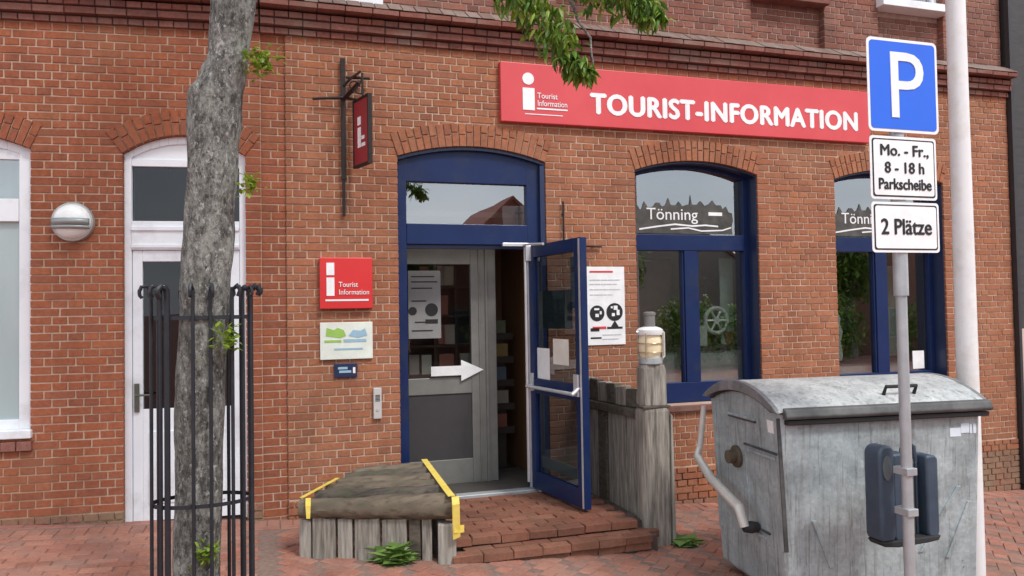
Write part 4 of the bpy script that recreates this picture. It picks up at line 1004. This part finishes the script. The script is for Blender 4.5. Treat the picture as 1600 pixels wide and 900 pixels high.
for k in range(5):
    bx('pocket', 'shelf', D, 2.14, 2.38, .88, .93, .35+k*.24, .42+k*.24, .003)
    bx('leaflet', flat('leaflet_paper', ((.2, .07, .05), (.25, .23, .2), (.08, .12, .16), (.22, .16, .06), (.12, .15, .09))[k], .6), D, 2.16+.02*(k % 2), 2.30+.02*(k % 2), .9, .905, .37+k*.24, .55+k*.24)
D = thing('brochure_rack', 'dark rack of brochures seen through the inner door', 'rack', (1.6, 1.0, -.02))
mb = MB()
for x in (1.1, 1.56, 1.78, 2.02): mb.box(x, x+.03, .95, 1.2, -.02, 2.2)
for z in (.6, .95, 1.25, 1.55, 1.85, 2.15): mb.box(1.13, 2.02, .951, 1.199, z, z+.025)
mb.box(1.1, 2.05, 1.2, 1.22, -.02, 2.2); mb.build('shelves', 'shelf', D)
random.seed(9)
for i in range(26):
    x = random.choice([1.62, 1.68, 1.2, 1.32, 1.44, 1.85, 1.93]); z = random.choice([.975, 1.275, 1.575, 1.875]); c_ = random.choice([(.5, .45, .4), (.5, .18, .14), (.2, .3, .4), (.6, .58, .5)])
    bx('brochure', flat('brochure_paper', c_, .6), D, x, x+.1, .97+i*.004, .973+i*.004, z+.003, z+.2)

# ---------------------------------------------------------------- parking sign
PS = thing('parking_sign', 'blue parking sign with two white supplementary plates on a grey post', 'sign', (3.31, -3.3, zg(3.3)))
mb = MB(); mb.tube([(3.31, -3.3, zg(3.3)-.05), (3.31, -3.3, 1.66)], .029, 16); mb.build('post', 'galv_post', PS, smooth=True)
mb = MB(); mb.tube([(3.31, -3.3, 1.66), (3.31, -3.3, 3.05)], .0385, 16); mb.build('post_sleeve', 'galv_post', PS, smooth=True)
def rounded(x0, x1, z0, z1, r, n=5):
    P = []
    for cx, cz, a in ((x1-r, z1-r, 0), (x0+r, z1-r, pi/2), (x0+r, z0+r, pi), (x1-r, z0+r, 3*pi/2)):
        for i in range(n+1): q = a+pi/2*i/n; P.append((cx+r*cos(q), cz+r*sin(q)))
    return P
def plate(name, x0, x1, z0, z1, edge, face, inner, r=.03):
    pl = MB().prism(rounded(x0, x1, z0, z1, r), -3.345, -3.342).build(name, edge, PS)
    MB().prism(rounded(x0+inner, x1-inner, z0+inner, z1-inner, r*.7), -3.347, -3.345).build('face', face, pl)
    return pl
tiltz = 0
PP = plate('parking_plate', 3.118, 3.598, 2.555, 3.07, 'sign_white', 'pblue', .016)
text('P', 'sign_white', PP, 3.235, -3.349, 2.635, .53, .225)
s1 = plate('supplementary_plate', 3.12, 3.572, 2.185, 2.53, 'sign_white', 'black', .014, .02)
MB().prism(rounded(3.142, 3.55, 2.207, 2.508, .014), -3.3485, -3.347).build('white_field', 'sign_white', s1)
s2 = plate('supplementary_plate', 3.12, 3.578, 1.895, 2.17, 'sign_white', 'black', .014, .02)
MB().prism(rounded(3.142, 3.556, 1.917, 2.148, .014), -3.3485, -3.347).build('white_field', 'sign_white', s2)
for tx, z, wd in (('Mo. - Fr.,', 2.425, .33), ('8 - 18 h', 2.33, .27), ('Parkscheibe', 2.24, .36)):
    text(tx, 'black', s1, 3.346-wd/2, -3.3505, z, .085, wd, bold=.0022, font_extr=.0008)
text('2 Plätze', 'black', s2, 3.175, -3.3505, 1.995, .12, .345, bold=.0028, font_extr=.0008)
for o in (PP, s1, s2): o.location.x -= .035
cl = MB()
for z in (2.65, 2.97, 2.25, 2.46, 1.95, 2.1): cl.box(3.265, 3.355, -3.342, -3.255, z-.012, z+.012)
cl.build('clamp', 'galv_post', PS, .003)

# dark plastic holder on the post
HB = thing('litter_holder', 'dark blue grey plastic holder with two rounded shells on the sign post', 'bin', (3.38, -3.2, .24))
def shell(x0, x1, y0, y1, z0, z1, rr):
    return MB().prism([(x0+.012, z0), (x0, z0+.03), (x0, z1-rr)]+[(x0+rr-rr*cos(i*pi/12), z1-rr+rr*sin(i*pi/12)) for i in range(1, 7)]+[(x1-.02, z1), (x1, z1-.02), (x1, z0+.03), (x1-.012, z0)], y0, y1)
shell(3.175, 3.28, -3.2, -3.08, .29, .82, .052).build('side_shell', 'plastic', HB, .012, True)
shell(3.278, 3.40, -3.19, -3.09, .28, .77, .02).build('body', 'plastic', HB, .012, True)
shell(3.515, 3.60, -3.19, -3.08, .28, .745, .02).build('side_shell', 'plastic', HB, .012, True)
bx('back_plate', flat('grey_green_plastic', (.24, .27, .26), .5), HB, 3.40, 3.515, -3.12, -3.09, .27, .72, .008)
mb = MB()
for x in (3.42, 3.455, 3.49): mb.box(x, x+.014, -3.135, -3.12, .29, .7)
tag(mb.build('ribs', 'plastic', HB, .003), kind='stuff')
MB().prism([(3.18, .29), (3.2, .262), (3.3, .25), (3.5, .255), (3.58, .262), (3.6, .29)], -3.2, -3.08).build('bottom_edge', 'rubber', HB, .008)
mb = MB(); mb.tube([(3.40, -3.12, .66), (3.41, -3.12, .78), (3.45, -3.12, .82), (3.49, -3.12, .79), (3.505, -3.12, .70)], .014, 8); mb.build('handle', 'plastic', HB)
mb = MB(); mb.prism([(3.225+.03*cos(q*pi/10), .70+.07*sin(q*pi/10)) for q in range(20)], -3.206, -3.199); mb.build('oval_slot', flat('grey_slot', (.10, .12, .125), .5), HB)
bx('clamp', 'galv_post', HB, 3.275, 3.345, -3.34, -3.24, .46, .5, .003)
bx('clamp', 'galv_post', HB, 3.275, 3.345, -3.34, -3.24, .68, .72, .003)

for o in HB.children:
    if not o.name.startswith('clamp'): o.location.x += .045

# ---------------------------------------------------------------- waste container
WC = thing('waste_container', 'large galvanised steel waste container with rounded lid behind the parking sign', 'container', (3.68, -2.32, zg(3.68)), rz=radians(-6))
X0, X1, Yf, Yb = 2.98, 4.39, -2.80, -1.84; g0 = zg(3.68)
ym = (Yf+Yb)/2; zr = .955
def arc(yf, yb, z0, h, n=14):
    half = (yf-yb)/2; R_ = (half*half+h*h)/(2*h); al = math.asin(min(1, abs(half)/R_)); c0 = (yf+yb)/2; zc = z0+h-R_
    return [(c0+R_*sin(-al+2*al*i/n), zc+R_*cos(-al+2*al*i/n)) for i in range(n+1)]
# body: tapered tub with arched ends
zb = g0+.08
V = []; prof = [(Yf, zr)]+[(Yb, zr)]
arcp = arc(Yf+.004, Yb-.004, zr-.001, .148)
bot = [(X0+.045, Yf+.04), (X1-.03, Yf+.04), (X1-.03, Yb-.04), (X0+.045, Yb-.04)]
mb = MB()
V = [(x, y, zb) for x, y in bot]+[(X0, Yf, zr), (X1, Yf, zr), (X1, Yb, zr), (X0, Yb, zr)]
mb.add(V, [(0, 3, 2, 1), (0, 1, 5, 4), (2, 3, 7, 6), (1, 2, 6, 5), (3, 0, 4, 7)])
mb.build('body', 'galv', WC, .03)
for xx, s in ((X0, 1), (X1, -1)):
    MB().prism([(y, z) for y, z in arcp], xx, xx+s*.02, 'x').build('end_panel', 'galv', WC, .003)
# embossed frames and ribs on the left end and front
def tap(z): return .045*(zr-z)/(zr-zb)
def endstrip(mb, ya, yb_, za, zb_, t=.012):
    mb.hexa([(X0+tap(za)-t, ya, za), (X0+tap(za)-t, yb_, za), (X0+tap(za)+.01, yb_, za), (X0+tap(za)+.01, ya, za), (X0+tap(zb_)-t, ya, zb_), (X0+tap(zb_)-t, yb_, zb_), (X0+tap(zb_)+.01, yb_, zb_), (X0+tap(zb_)+.01, ya, zb_)])
rb = MB(); endstrip(rb, Yf+.08, Yf+.42, .66, .68); endstrip(rb, Yf+.03, Yf+.055, .3, .9, .008); endstrip(rb, Yf+.25, Yf+.6, .13, .15); endstrip(rb, Yf+.45, Yf+.47, .16, .66, .008); endstrip(rb, Yf+.3, Yf+.68, .875, .895, .02); endstrip(rb, Yb-.1, Yb-.06, .05, .9)
rb.build('end_ribs', 'galv', WC, .004)
def ftap(z): return Yf+.04*(zr-z)/(zr-zb)
def fstrip(xa, xb, za, zb_, t=.012):
    MB().hexa([(xa[0], ftap(za)-t, za), (xb[0], ftap(za)-t, za), (xb[0], ftap(za)+.01, za), (xa[0], ftap(za)+.01, za), (xa[1], ftap(zb_)-t, zb_), (xb[1], ftap(zb_)-t, zb_), (xb[1], ftap(zb_)+.01, zb_), (xa[1], ftap(zb_)+.01, zb_)]).build('front_rib', 'galv', WC, .004)
fstrip((3.93, 4.2), (3.96, 4.23), .05, .45); fstrip((4.12, 4.28), (4.15, 4.31), .0, .35); fstrip((3.3, 3.18), (3.33, 3.21), .0, .3)
# shadow lines along the left end's pressed seams, laid on as dark strips
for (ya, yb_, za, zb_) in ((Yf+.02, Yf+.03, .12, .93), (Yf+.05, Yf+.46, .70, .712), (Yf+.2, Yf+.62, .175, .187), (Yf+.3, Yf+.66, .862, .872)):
    seam_shade = MB(); endstrip(seam_shade, ya, yb_, za, zb_, .0145); seam_shade.build('seam', 'lip_and_shade', WC)
# lid: barrel shell with overhang, dark rubber lip
def shellarc(y0, y1, z0, h, th, x0, x1, name, mat, n=18):
    o_ = arc(y0, y1, z0, h, n); i_ = arc(y0+(th if y0 < y1 else -th), y1-(th if y0 < y1 else -th), z0, h-th, n)
    return MB().prism(o_+i_[::-1], x0, x1, 'x').build(name, mat, WC, .004, True)
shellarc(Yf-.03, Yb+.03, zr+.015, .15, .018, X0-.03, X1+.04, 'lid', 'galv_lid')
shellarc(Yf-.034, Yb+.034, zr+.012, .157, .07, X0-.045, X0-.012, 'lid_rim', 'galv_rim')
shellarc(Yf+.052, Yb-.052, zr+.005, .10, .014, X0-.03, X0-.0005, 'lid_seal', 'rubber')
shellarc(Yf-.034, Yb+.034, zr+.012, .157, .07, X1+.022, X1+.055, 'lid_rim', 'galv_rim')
MB().prism([(Yf-.06, zr-.026), (Yf-.07, zr-.008), (Yf-.05, zr+.035), (Yf-.02, zr+.045), (Yf-.02, zr-.026)], X0+.0, X1+.035, 'x').build('lid_lip', 'lip_and_shade', WC, .008)
MB().prism([(Yf-.045, zr-.062), (Yf-.05, zr-.032), (Yf, zr-.032), (Yf, zr-.062)], X0+.02, X1+.02, 'x').build('rim_flange', 'rubber', WC, .006)
mb = MB(); mb.tube([(3.76, Yf+.1, 1.03), (3.76, Yf+.07, 1.09), (3.98, Yf+.07, 1.09), (3.98, Yf+.1, 1.03)], .012, 8); mb.build('lid_handle', 'rubber', WC)
# trunnion, lever arm, stickers, castors
mb = MB(); mb.lathe([(.075, -.005), (.075, -.02), (.06, -.03), (.045, -.03), (.045, -.075), (.03, -.08)], (X0+.015, ym+.1, .6), 20, 'x'); mb.build('trunnion', surf('rusty_boss', (.07, .055, .04), (.14, .11, .075), 12, .7, .3, .4), WC, smooth=True)
mb = MB(); mb.tube([(X0-.05, Yb-.01, .90), (X0-.07, Yb+.02, .62), (X0-.09, Yb+.03, .53), (X0-.10, Yb-.20, .42), (X0-.10, Yf+.36, .315), (X0-.08, Yf+.33, .2)], [.02, .024, .03, .034, .034, .03], 10); mb.build('lever_arm', surf('dull_zinc', (.55, .54, .5), (.68, .67, .63), 9, .5, .4), WC, smooth=True)
mb = MB(); mb.lathe([(.03, -.05), (.04, 0), (.03, .05)], (X0-.03, Yf+.34, .19), 12, 'x'); mb.build('lever_pivot', 'rubber', WC)
MB().hexa([(X0+.008, Yf+.09, .80), (X0+.008, Yf+.16, .80), (X0+.012, Yf+.16, .80), (X0+.012, Yf+.09, .80), (X0-.004, Yf+.09, .905), (X0-.004, Yf+.16, .905), (X0+.006, Yf+.16, .905), (X0+.006, Yf+.09, .905)]).build('sticker', 'sign_white', WC)
mb = MB(); mb.box(4.16, 4.24, Yf+.004, Yf+.011, .765, .82); mb.box(4.24, 4.3, Yf+.002, Yf+.009, .785, .845); mb.box(4.305, 4.32, Yf+.002, Yf+.009, .78, .84); mb.box(4.33, 4.35, Yf+.002, Yf+.009, .78, .84); mb.build('sticker', flat('pale_blue_sticker', (.68, .75, .82), .5), WC)
for (x, y) in ((X0+.16, Yf+.18), (X1-.16, Yf+.18), (X0+.16, Yb-.18), (X1-.16, Yb-.18)):
    gz = zg(x); cs = MB(); cs.box(x-.05, x+.05, y-.05, y+.05, zb-.03, zb+.005); cs.box(x-.045, x-.035, y-.03, y+.03, gz+.06, zb-.03); cs.box(x+.035, x+.045, y-.03, y+.03, gz+.08, zb-.03)
    co = cs.build('castor', 'galv_post', WC, .003); MB().lathe([(.07, -.03), (.088, -.025), (.09, 0), (.088, .025), (.07, .03)], (x, y, gz+.09), 20, 'x').build('wheel', 'rubber', co, smooth=True)

# white pole
WP = thing('white_pole', 'tall plain white pole standing behind the waste container', 'pole', (4.735, -2.42, zg(4.735)))
mb = MB(); mb.tube([(4.735, -2.42, zg(4.735)-.1), (4.735, -2.42, 1.0), (4.735, -2.42, 3.0), (4.735, -2.42, 6.5)], [.073, .072, .066, .06], 24); mb.build('shaft', 'pole_white', WP, smooth=True)
mb = MB(); mb.lathe([(.062, 0), (.085, .03), (.075, .09), (.02, .14)], (4.735, -2.42, 6.5), 20); mb.build('finial', 'pole_white', WP, smooth=True)

# neighbouring house at the right edge
NB = thing('neighbour_house', 'dark clad house with pale rendered base past the right end of the facade', 'building', (10.5, .3, zg(10)))
nbm = MB(); nbm.box(8.17, 13, .02, 5, 1.3, 7.5); nbm.build('upper_wall', surf('dark_cladding', (.03, .028, .03), (.055, .05, .05), 6, .6, 0, .2, (1, 1, 5)), NB, .004)
bx('rendered_base', surf('pale_render', (.55, .43, .38), (.63, .5, .45), 8, .9, 0, .2), NB, 8.17, 13, -.02, 5, .05, 1.3, .004)
bx('plinth', flat('dark_plinth', (.05, .04, .04), .9), NB, 8.17, 13, -.04, 5, -.7, .05)
for i in range(2):
    wx = bx('window', 'white', NB, 9.2+i*1.8, 10.2+i*1.8, -.01, .02, 1.7, 3.1, .004); bx('pane', 'glass', wx, 9.27+i*1.8, 10.13+i*1.8, -.016, -.011, 1.77, 3.03)
bx('downpipe', flat('dark_zinc_pipe', (.05, .05, .055), .5, .4), NB, 8.125, 8.165, -.06, .0, -.45, 7.2)

# ---------------------------------------------------------------- tree and guard
random.seed(21)
TR = thing('street_tree', 'grey barked street tree inside the iron guard with leafy branch above', 'tree', (-.385, -2.34, zg(-.38)))
ctrl = [(-.06, -.385, -2.34, .135), (.1, -.385, -2.34, .118), (.26, -.382, -2.345, .116), (.8, -.37, -2.365, .116), (1.26, -.357, -2.385, .12), (1.7, -.335, -2.405, .121), (2.09, -.312, -2.43, .124), (2.45, -.285, -2.445, .126), (2.66, -.275, -2.455, .136), (2.76, -.272, -2.46, .137), (2.86, -.235, -2.47, .118), (2.97, -.205, -2.48, .103), (3.26, -.18, -2.5, .112), (3.6, -.15, -2.52, .115), (4.2, -.1, -2.55, .1), (5.0, -.05, -2.55, .08), (6.2, .05, -2.5, .05), (7.2, .1, -2.5, .02)]
def interp(z):
    for a, b in zip(ctrl[:-1], ctrl[1:]):
        if a[0] <= z <= b[0]:
            t = (z-a[0])/(b[0]-a[0]); t = t*t*(3-2*t); return [a[i]+(b[i]-a[i])*t for i in (1, 2, 3)]
    return ctrl[-1][1:]
from mathutils import noise as mn
V = []; F = []; n = 40; zs = [-.06+.028*i for i in range(int(7.2/.028))]
for k, z in enumerate(zs):
    x, y, r = interp(z)
    for i in range(n):
        q = 2*pi*i/n; dx, dy = cos(q), sin(q)
        nv = mn.noise(Vector((dx*1.3, dy*1.3, z*2.2)))*.07+mn.noise(Vector((dx*6, dy*6, z*3.3)))*.05+mn.noise(Vector((dx*15, dy*15, z*9)))*.035
        rr = r*(1+nv); V.append((x+dx*rr, y+dy*rr, z))
for k in range(len(zs)-1):
    for i in range(n): F.append((k*n+i, k*n+(i+1) % n, (k+1)*n+(i+1) % n, (k+1)*n+i))
mb = MB(); mb.add(V, F); to = mb.build('trunk', 'bark', TR, smooth=True); to.data.shade_smooth()
br_ = MB()
def limb(p, q, r0, r1, n=7, sag=.1):
    p, q = Vector(p), Vector(q); pts = []
    for i in range(n+1):
        t = i/n; v = p.lerp(q, t); v.z += sag*sin(t*pi); v += Vector((random.gauss(0, .02), random.gauss(0, .02), 0))*(0 if i in (0, n) else 1); pts.append(v)
    br_.tube(pts, [r0+(r1-r0)*i/n for i in range(n+1)], 8); return pts
tips = []
limb((-.12, -2.53, 3.75), (.75, -2.8, 3.72), .045, .028, sag=.12)
limb((.75, -2.8, 3.72), (1.42, -2.98, 3.42), .028, .014, sag=.03); limb((1.42, -2.98, 3.42), (1.62, -3.03, 2.86), .012, .004, sag=.02); limb((.75, -2.8, 3.72), (1.93, -3.13, 3.22), .02, .005, sag=.12)
for k in range(11):
    z = 3.9+k*.28; x, y, r = interp(z); a = k*2.4; L = random.uniform(1.1, 1.9); q = (x+L*cos(a), y+L*sin(a), z+random.uniform(.4, 1.0)); pts = limb((x, y, z), q, r*.45, .012, 7, .12); tips += pts[3:]
br_.build('branches', 'bark', TR, smooth=True)
lm = []
for i in range(6):
    L = random.uniform(.07, .10); vs, fs = leafgeom(L, L*.36, random.uniform(.1, .6)); me = bpy.data.meshes.new('leaf'); me.from_pydata(vs, [], fs); me.materials.append(M['leaf']); lm.append(me)
def leaf_obj(p, R, me, s=1):
    o = link('leaf', me, TR); o.location = Vector(p)-BASE[TR]; o.rotation_euler = R.to_euler(); o.scale = (s, s, s); return o
def sheath(pts, count, rad, droop):
    for i in range(count):
        t = random.random()**.85*(len(pts)-1.001); k = int(t); f_ = t-k; a, b, = Vector(pts[k][:3]), Vector(pts[k+1][:3]); p = a.lerp(b, f_)
        r = (pts[k][3]*(1-f_)+pts[k+1][3]*f_); d = Vector((random.gauss(0, 1), random.gauss(0, 1), random.gauss(0, .7))).normalized()*r*random.random()**.5
        R = Matrix.Rotation(random.uniform(0, 6.28), 3, 'Z') @ Matrix.Rotation(random.uniform(-1.5, .2)-droop, 3, 'X') @ Matrix.Rotation(random.uniform(-.7, .7), 3, 'Y')
        leaf_obj(p+d, R, random.choice(lm), random.uniform(.75, 1.15))
sheath([(1.1, -2.9, 3.36, .12), (1.22, -2.93, 3.27, .13), (1.34, -2.97, 3.2, .13), (1.43, -3.0, 3.02, .12), (1.50, -3.02, 2.92, .09), (1.58, -3.04, 2.83, .05)], 185, .1, .5)
sheath([(1.52, -3.0, 3.33, .14), (1.70, -3.06, 3.27, .13), (1.86, -3.11, 3.2, .10), (1.94, -3.13, 3.14, .05)], 115, .1, .35)
crown = MB(); random.seed(33)
for path, cnt in (([(1.1, -2.9, 3.4, .13), (1.22, -2.93, 3.29, .14), (1.34, -2.97, 3.2, .14), (1.43, -3.0, 3.02, .12), (1.50, -3.02, 2.92, .09), (1.57, -3.04, 2.85, .06)], 420), ([(1.5, -3.0, 3.36, .14), (1.70, -3.06, 3.29, .13), (1.86, -3.11, 3.22, .10), (1.94, -3.13, 3.15, .06)], 300)):
    for i in range(cnt):
        t = random.random()*(len(path)-1.001); k = int(t); f_ = t-k; a = [path[k][c]*(1-f_)+path[k+1][c]*f_ for c in range(4)]
        d = Vector((random.gauss(0, 1), random.gauss(0, 1), random.gauss(0, .7))).normalized()*a[3]*random.random()**.5
        L = random.uniform(.05, .085); vs, fs = leafgeom(L, L*.36, .4); R = Matrix.Rotation(random.uniform(0, 6.28), 3, 'Z') @ Matrix.Rotation(random.uniform(-1.9, .1), 3, 'X')
        crown.add([R @ Vector(v)+Vector(a[:3])+d for v in vs], fs)
tag(crown.build('twig_leaves', 'leaf', TR), kind='stuff'); crown = MB()
for p in tips:
    for i in range(42):
        L = random.uniform(.08, .13); vs, fs = leafgeom(L, L*.4)
        R = Matrix.Rotation(random.uniform(0, 6.28), 3, 'Z') @ Matrix.Rotation(random.uniform(-1.5, .6), 3, 'X')
        q = p+Vector((random.gauss(0, .22), random.gauss(0, .22), random.gauss(0, .2)))
        if q.z < 3.75: continue
        crown.add([R @ Vector(v)+q for v in vs], fs)
tag(crown.build('crown', 'leaf', TR), kind='stuff')
spr = MB()
for (x, y, z, n_, s) in ((-.05, -2.58, 2.92, 110, .07), (-.12, -2.57, 2.28, 60, .045), (-.225, -2.56, 1.5, 80, .055), (-.33, -2.5, .42, 80, .055)):
    for i in range(n_):
        L = random.uniform(.025, .05); vs, fs = leafgeom(L, L*.6); R = Matrix.Rotation(random.uniform(0, 6.28), 3, 'Z') @ Matrix.Rotation(random.uniform(-.8, 1.2), 3, 'X')
        q = Vector((x+random.gauss(.01, s*.55), y+random.gauss(0, s*.4), z+random.gauss(0, s*.5))); spr.add([R @ Vector(v)+q for v in vs], fs)
tag(spr.build('sprouts', 'sprout', TR), kind='stuff')

TG = thing('tree_guard', 'dark iron tree guard with curled bar tops around the street tree', 'tree guard', (-.36, -2.39, zg(-.36)))
gc = (-.35, -2.385); GX, GY = .252, .158
bars_ = [(-.153, -1, 1), (-.03, -1, 0), (.053, -1, 0), (.155, -1, 0), (.24, -1, 1), (-.235, -1, 0), (-.22, 1, 0), (.12, 1, 0), (.187, 1, 0), (-.1, 1, 0), (.0, 1, 1), (-.185, -1, 0), (.205, -1, 0)]
for dx, sg, thick in bars_:
    r_ = .0145 if thick else .0092
    dy = sg*GY*sqrt(max(0, 1-(dx/GX)**2)); x, y = gc[0]+dx, gc[1]+dy; z0 = zg(x)-.03
    pts = [(x, y, z0), (x, y, .8), (x, y, 1.63)]
    m = 12; L_ = hypot(dx, dy*1.2); ux, uy = dx/L_, dy*1.2/L_
    for i in range(m+1):                      # outward scroll
        q = pi-(i/m)*(pi*1.35); R_ = .03*(1-.3*i/m); pts.append((x+ux*(.03+R_*cos(q)), y+uy*(.03+R_*cos(q)), 1.735+R_*sin(q)+random.uniform(-.012, .012)))
    MB().tube(pts, r_, 8).build('bar', 'guard', TG, smooth=True)
def ring(z, h=.02):
    mb = MB(); n = 48; V = []; F = []
    for i in range(n):
        q = 2*pi*i/n
        for rr in (-.014, -.004):
            for zz in (z, z+h): V.append((gc[0]+(GX+rr)*cos(q), gc[1]+(GY+rr)*sin(q), zz))
    for i in range(n):
        j = (i+1) % n; F += [(4*i, 4*j, 4*j+1, 4*i+1), (4*i+2, 4*i+3, 4*j+3, 4*j+2), (4*i+1, 4*j+1, 4*j+3, 4*i+3), (4*i, 4*i+2, 4*j+2, 4*j)]
    return mb.add(V, F).build('ring', 'guard', TG)
ring(1.595); ring(.65, .018); ring(.08)

# ---------------------------------------------------------------- weeds
def weed(x, y, label, n, h, seed):
    random.seed(seed); z = zg(x); t = thing('weed', label, 'weed', (x, y, z)); mb = MB()
    for i in range(n):
        L = random.uniform(.25, 1)*h; vs, fs = leafgeom(L, L*.11, .5); R = Matrix.Rotation(random.uniform(0, 6.28), 3, 'Z') @ Matrix.Rotation(random.uniform(.35, 1.5), 3, 'X')
        mb.add([R @ Vector(v)+Vector((x+random.gauss(0, .06), y+random.gauss(0, .025), z-.005)) for v in vs], fs)
    tag(mb.build('leaves', 'weed', t), kind='stuff'); MB().tube([(x, y, z-.02), (x+.01, y, z+h*.5)], .004, 5).build('stem', 'weed', t)
weed(.82, -1.31, 'green leafy weed at the foot of the low timber platform', 75, .17, 1)
weed(3.08, -1.3, 'small grass tuft at the foot of the lantern post', 40, .10, 2)
weed(2.68, -.4, 'weed growing against the palisade beside the open door', 40, .22, 4)

# ---------------------------------------------------------------- opposite side of the street (seen in the reflections)
def house(x, y, wd, dp, he, hr, col, label, seed):
    t = thing('gabled_house', label, 'house', (x, y, zg(x)-.1)); c1 = tuple(v*.85 for v in col)
    z0 = zg(x)-.3; yf = y+dp/2
    MB().prism([(x-wd/2, z0), (x-wd/2, he), (x, hr), (x+wd/2, he), (x+wd/2, z0)], y-dp/2, yf).build('wall', surf('far_wall', c1, col, 3, .9), t)
    r = MB()
    for s in (-1, 1): r.hexa([(x+s*(wd/2+.2), y-dp/2-.1, he-.25), (x, y-dp/2-.1, hr), (x, yf+.1, hr), (x+s*(wd/2+.2), yf+.1, he-.25), (x+s*(wd/2+.2), y-dp/2-.1, he-.07), (x, y-dp/2-.1, hr+.18), (x, yf+.1, hr+.18), (x+s*(wd/2+.2), yf+.1, he-.07)])
    r.build('roof', surf('far_roof', (.2, .06, .04), (.28, .085, .055), 6, .8), t)
    for fl in range(2):
        for k in range(3):
            wx = x-wd/2+wd*(k+.5)/3; wz = z0+1.1+fl*2.6
            if wz+1.5 > he+.5: continue
            wo_ = bx('window', 'alu', t, wx-.5, wx+.5, yf, yf+.04, wz, wz+1.5); bx('pane', flat('far_pane', (.05, .06, .07), .1), wo_, wx-.42, wx+.42, yf+.041, yf+.05, wz+.08, wz+1.42)
house(9.6, -27, 6, 7, 3.2, 6.2, (.24, .10, .07), 'red brick gabled house across the street', 1)
house(17.5, -28, 8, 8, 3.4, 6.0, (.26, .23, .2), 'pale rendered gabled house across the street', 2)
house(1.5, -28, 7, 8, 3.0, 5.2, (.25, .2, .17), 'buff gabled house across the street left of the red one', 3)
house(29, -27, 9, 8, 3.4, 6.0, (.22, .11, .08), 'brown brick gabled house at the far end across the street', 4)
def far_tree(x, y, h, label, seed):
    random.seed(seed); t = thing('street_tree', label, 'tree', (x, y, zg(x))); MB().tube([(x, y, zg(x)-.1), (x+.05, y, h*.4), (x, y, h*.85)], [.2, .15, .04], 10).build('trunk', 'bark', t, smooth=True)
    mb = MB()
    for i in range(2600):
        p = Vector((random.gauss(0, 1), random.gauss(0, 1), random.gauss(0, 1))).normalized()*random.random()**.4; L = random.uniform(.2, .34); vs, fs = leafgeom(L, L*.5)
        R = Matrix.Rotation(random.uniform(0, 6.28), 3, 'Z') @ Matrix.Rotation(random.uniform(-1.5, .8), 3, 'X'); k = 1+.35*mn.noise(p*2.5)
        mb.add([R @ Vector(v)+Vector((x+p.x*h*.27*k, y+p.y*h*.27*k, h*.66+p.z*h*.34*k)) for v in vs], fs)
    tag(mb.build('crown', 'leaf', t), kind='stuff')
far_tree(4.6, -21, 4.6, 'round green tree across the street before the red house', 1)
far_tree(13.4, -22, 5.2, 'round green tree across the street between two gabled houses', 2)
far_tree(20.5, -21, 5.0, 'bushy green tree across the street before the pale house', 3)
far_tree(25.5, -22, 5.4, 'round green tree across the street before the brown house', 4)
def far_shrub(x, y, w_, h, label, seed):
    random.seed(seed); t = thing('shrub', label, 'shrub', (x, y, zg(x)), group='shrubs across the street'); mb = MB()
    for i in range(1500):
        p = Vector((random.gauss(0, 1), random.gauss(0, 1), random.gauss(0, 1))).normalized()*random.random()**.35; L = random.uniform(.16, .28); vs, fs = leafgeom(L, L*.5); k = 1+.3*mn.noise(p*2.2+Vector((seed, 0, 0)))
        R = Matrix.Rotation(random.uniform(0, 6.28), 3, 'Z') @ Matrix.Rotation(random.uniform(-1.5, .8), 3, 'X'); mb.add([R @ Vector(v)+Vector((x+p.x*w_*k, y+p.y*.9, zg(x)+h*.5+p.z*h*.5*k)) for v in vs], fs)
    tag(mb.build('foliage', 'leaf', t), kind='stuff'); MB().tube([(x, y, zg(x)-.1), (x, y, zg(x)+h*.6)], .05, 6).build('stem', 'bark', t)
for k, (x, w_, h, lb) in enumerate(((8.2, 1.3, 2.2, 'low dense shrub in front of the red house across the street'), (11.2, 1.2, 2.6, 'rounded shrub between red house and tree across the street'), (15.8, 1.6, 3.0, 'tall bushy shrub left of the pale house door across the street'), (18.6, 1.5, 2.6, 'broad shrub in front of the pale house across the street'), (23, 1.6, 3.0, 'tall shrub between pale and brown house across the street'), (28.3, 1.8, 2.8, 'wide shrub in front of the brown house across the street'), (31.5, 1.7, 3.1, 'tall shrub at the far end across the street'))): far_shrub(x, -20.3, w_, h, lb, k+1)
for o in list(COL.objects):
    if o.get('category') == 'house': o['group'] = 'gabled houses across the street'
    if o.get('category') == 'tree' and 'across' in o['label']: o['group'] = 'trees across the street'
    if o.get('category') == 'weed': o['group'] = 'weeds growing in the paving'
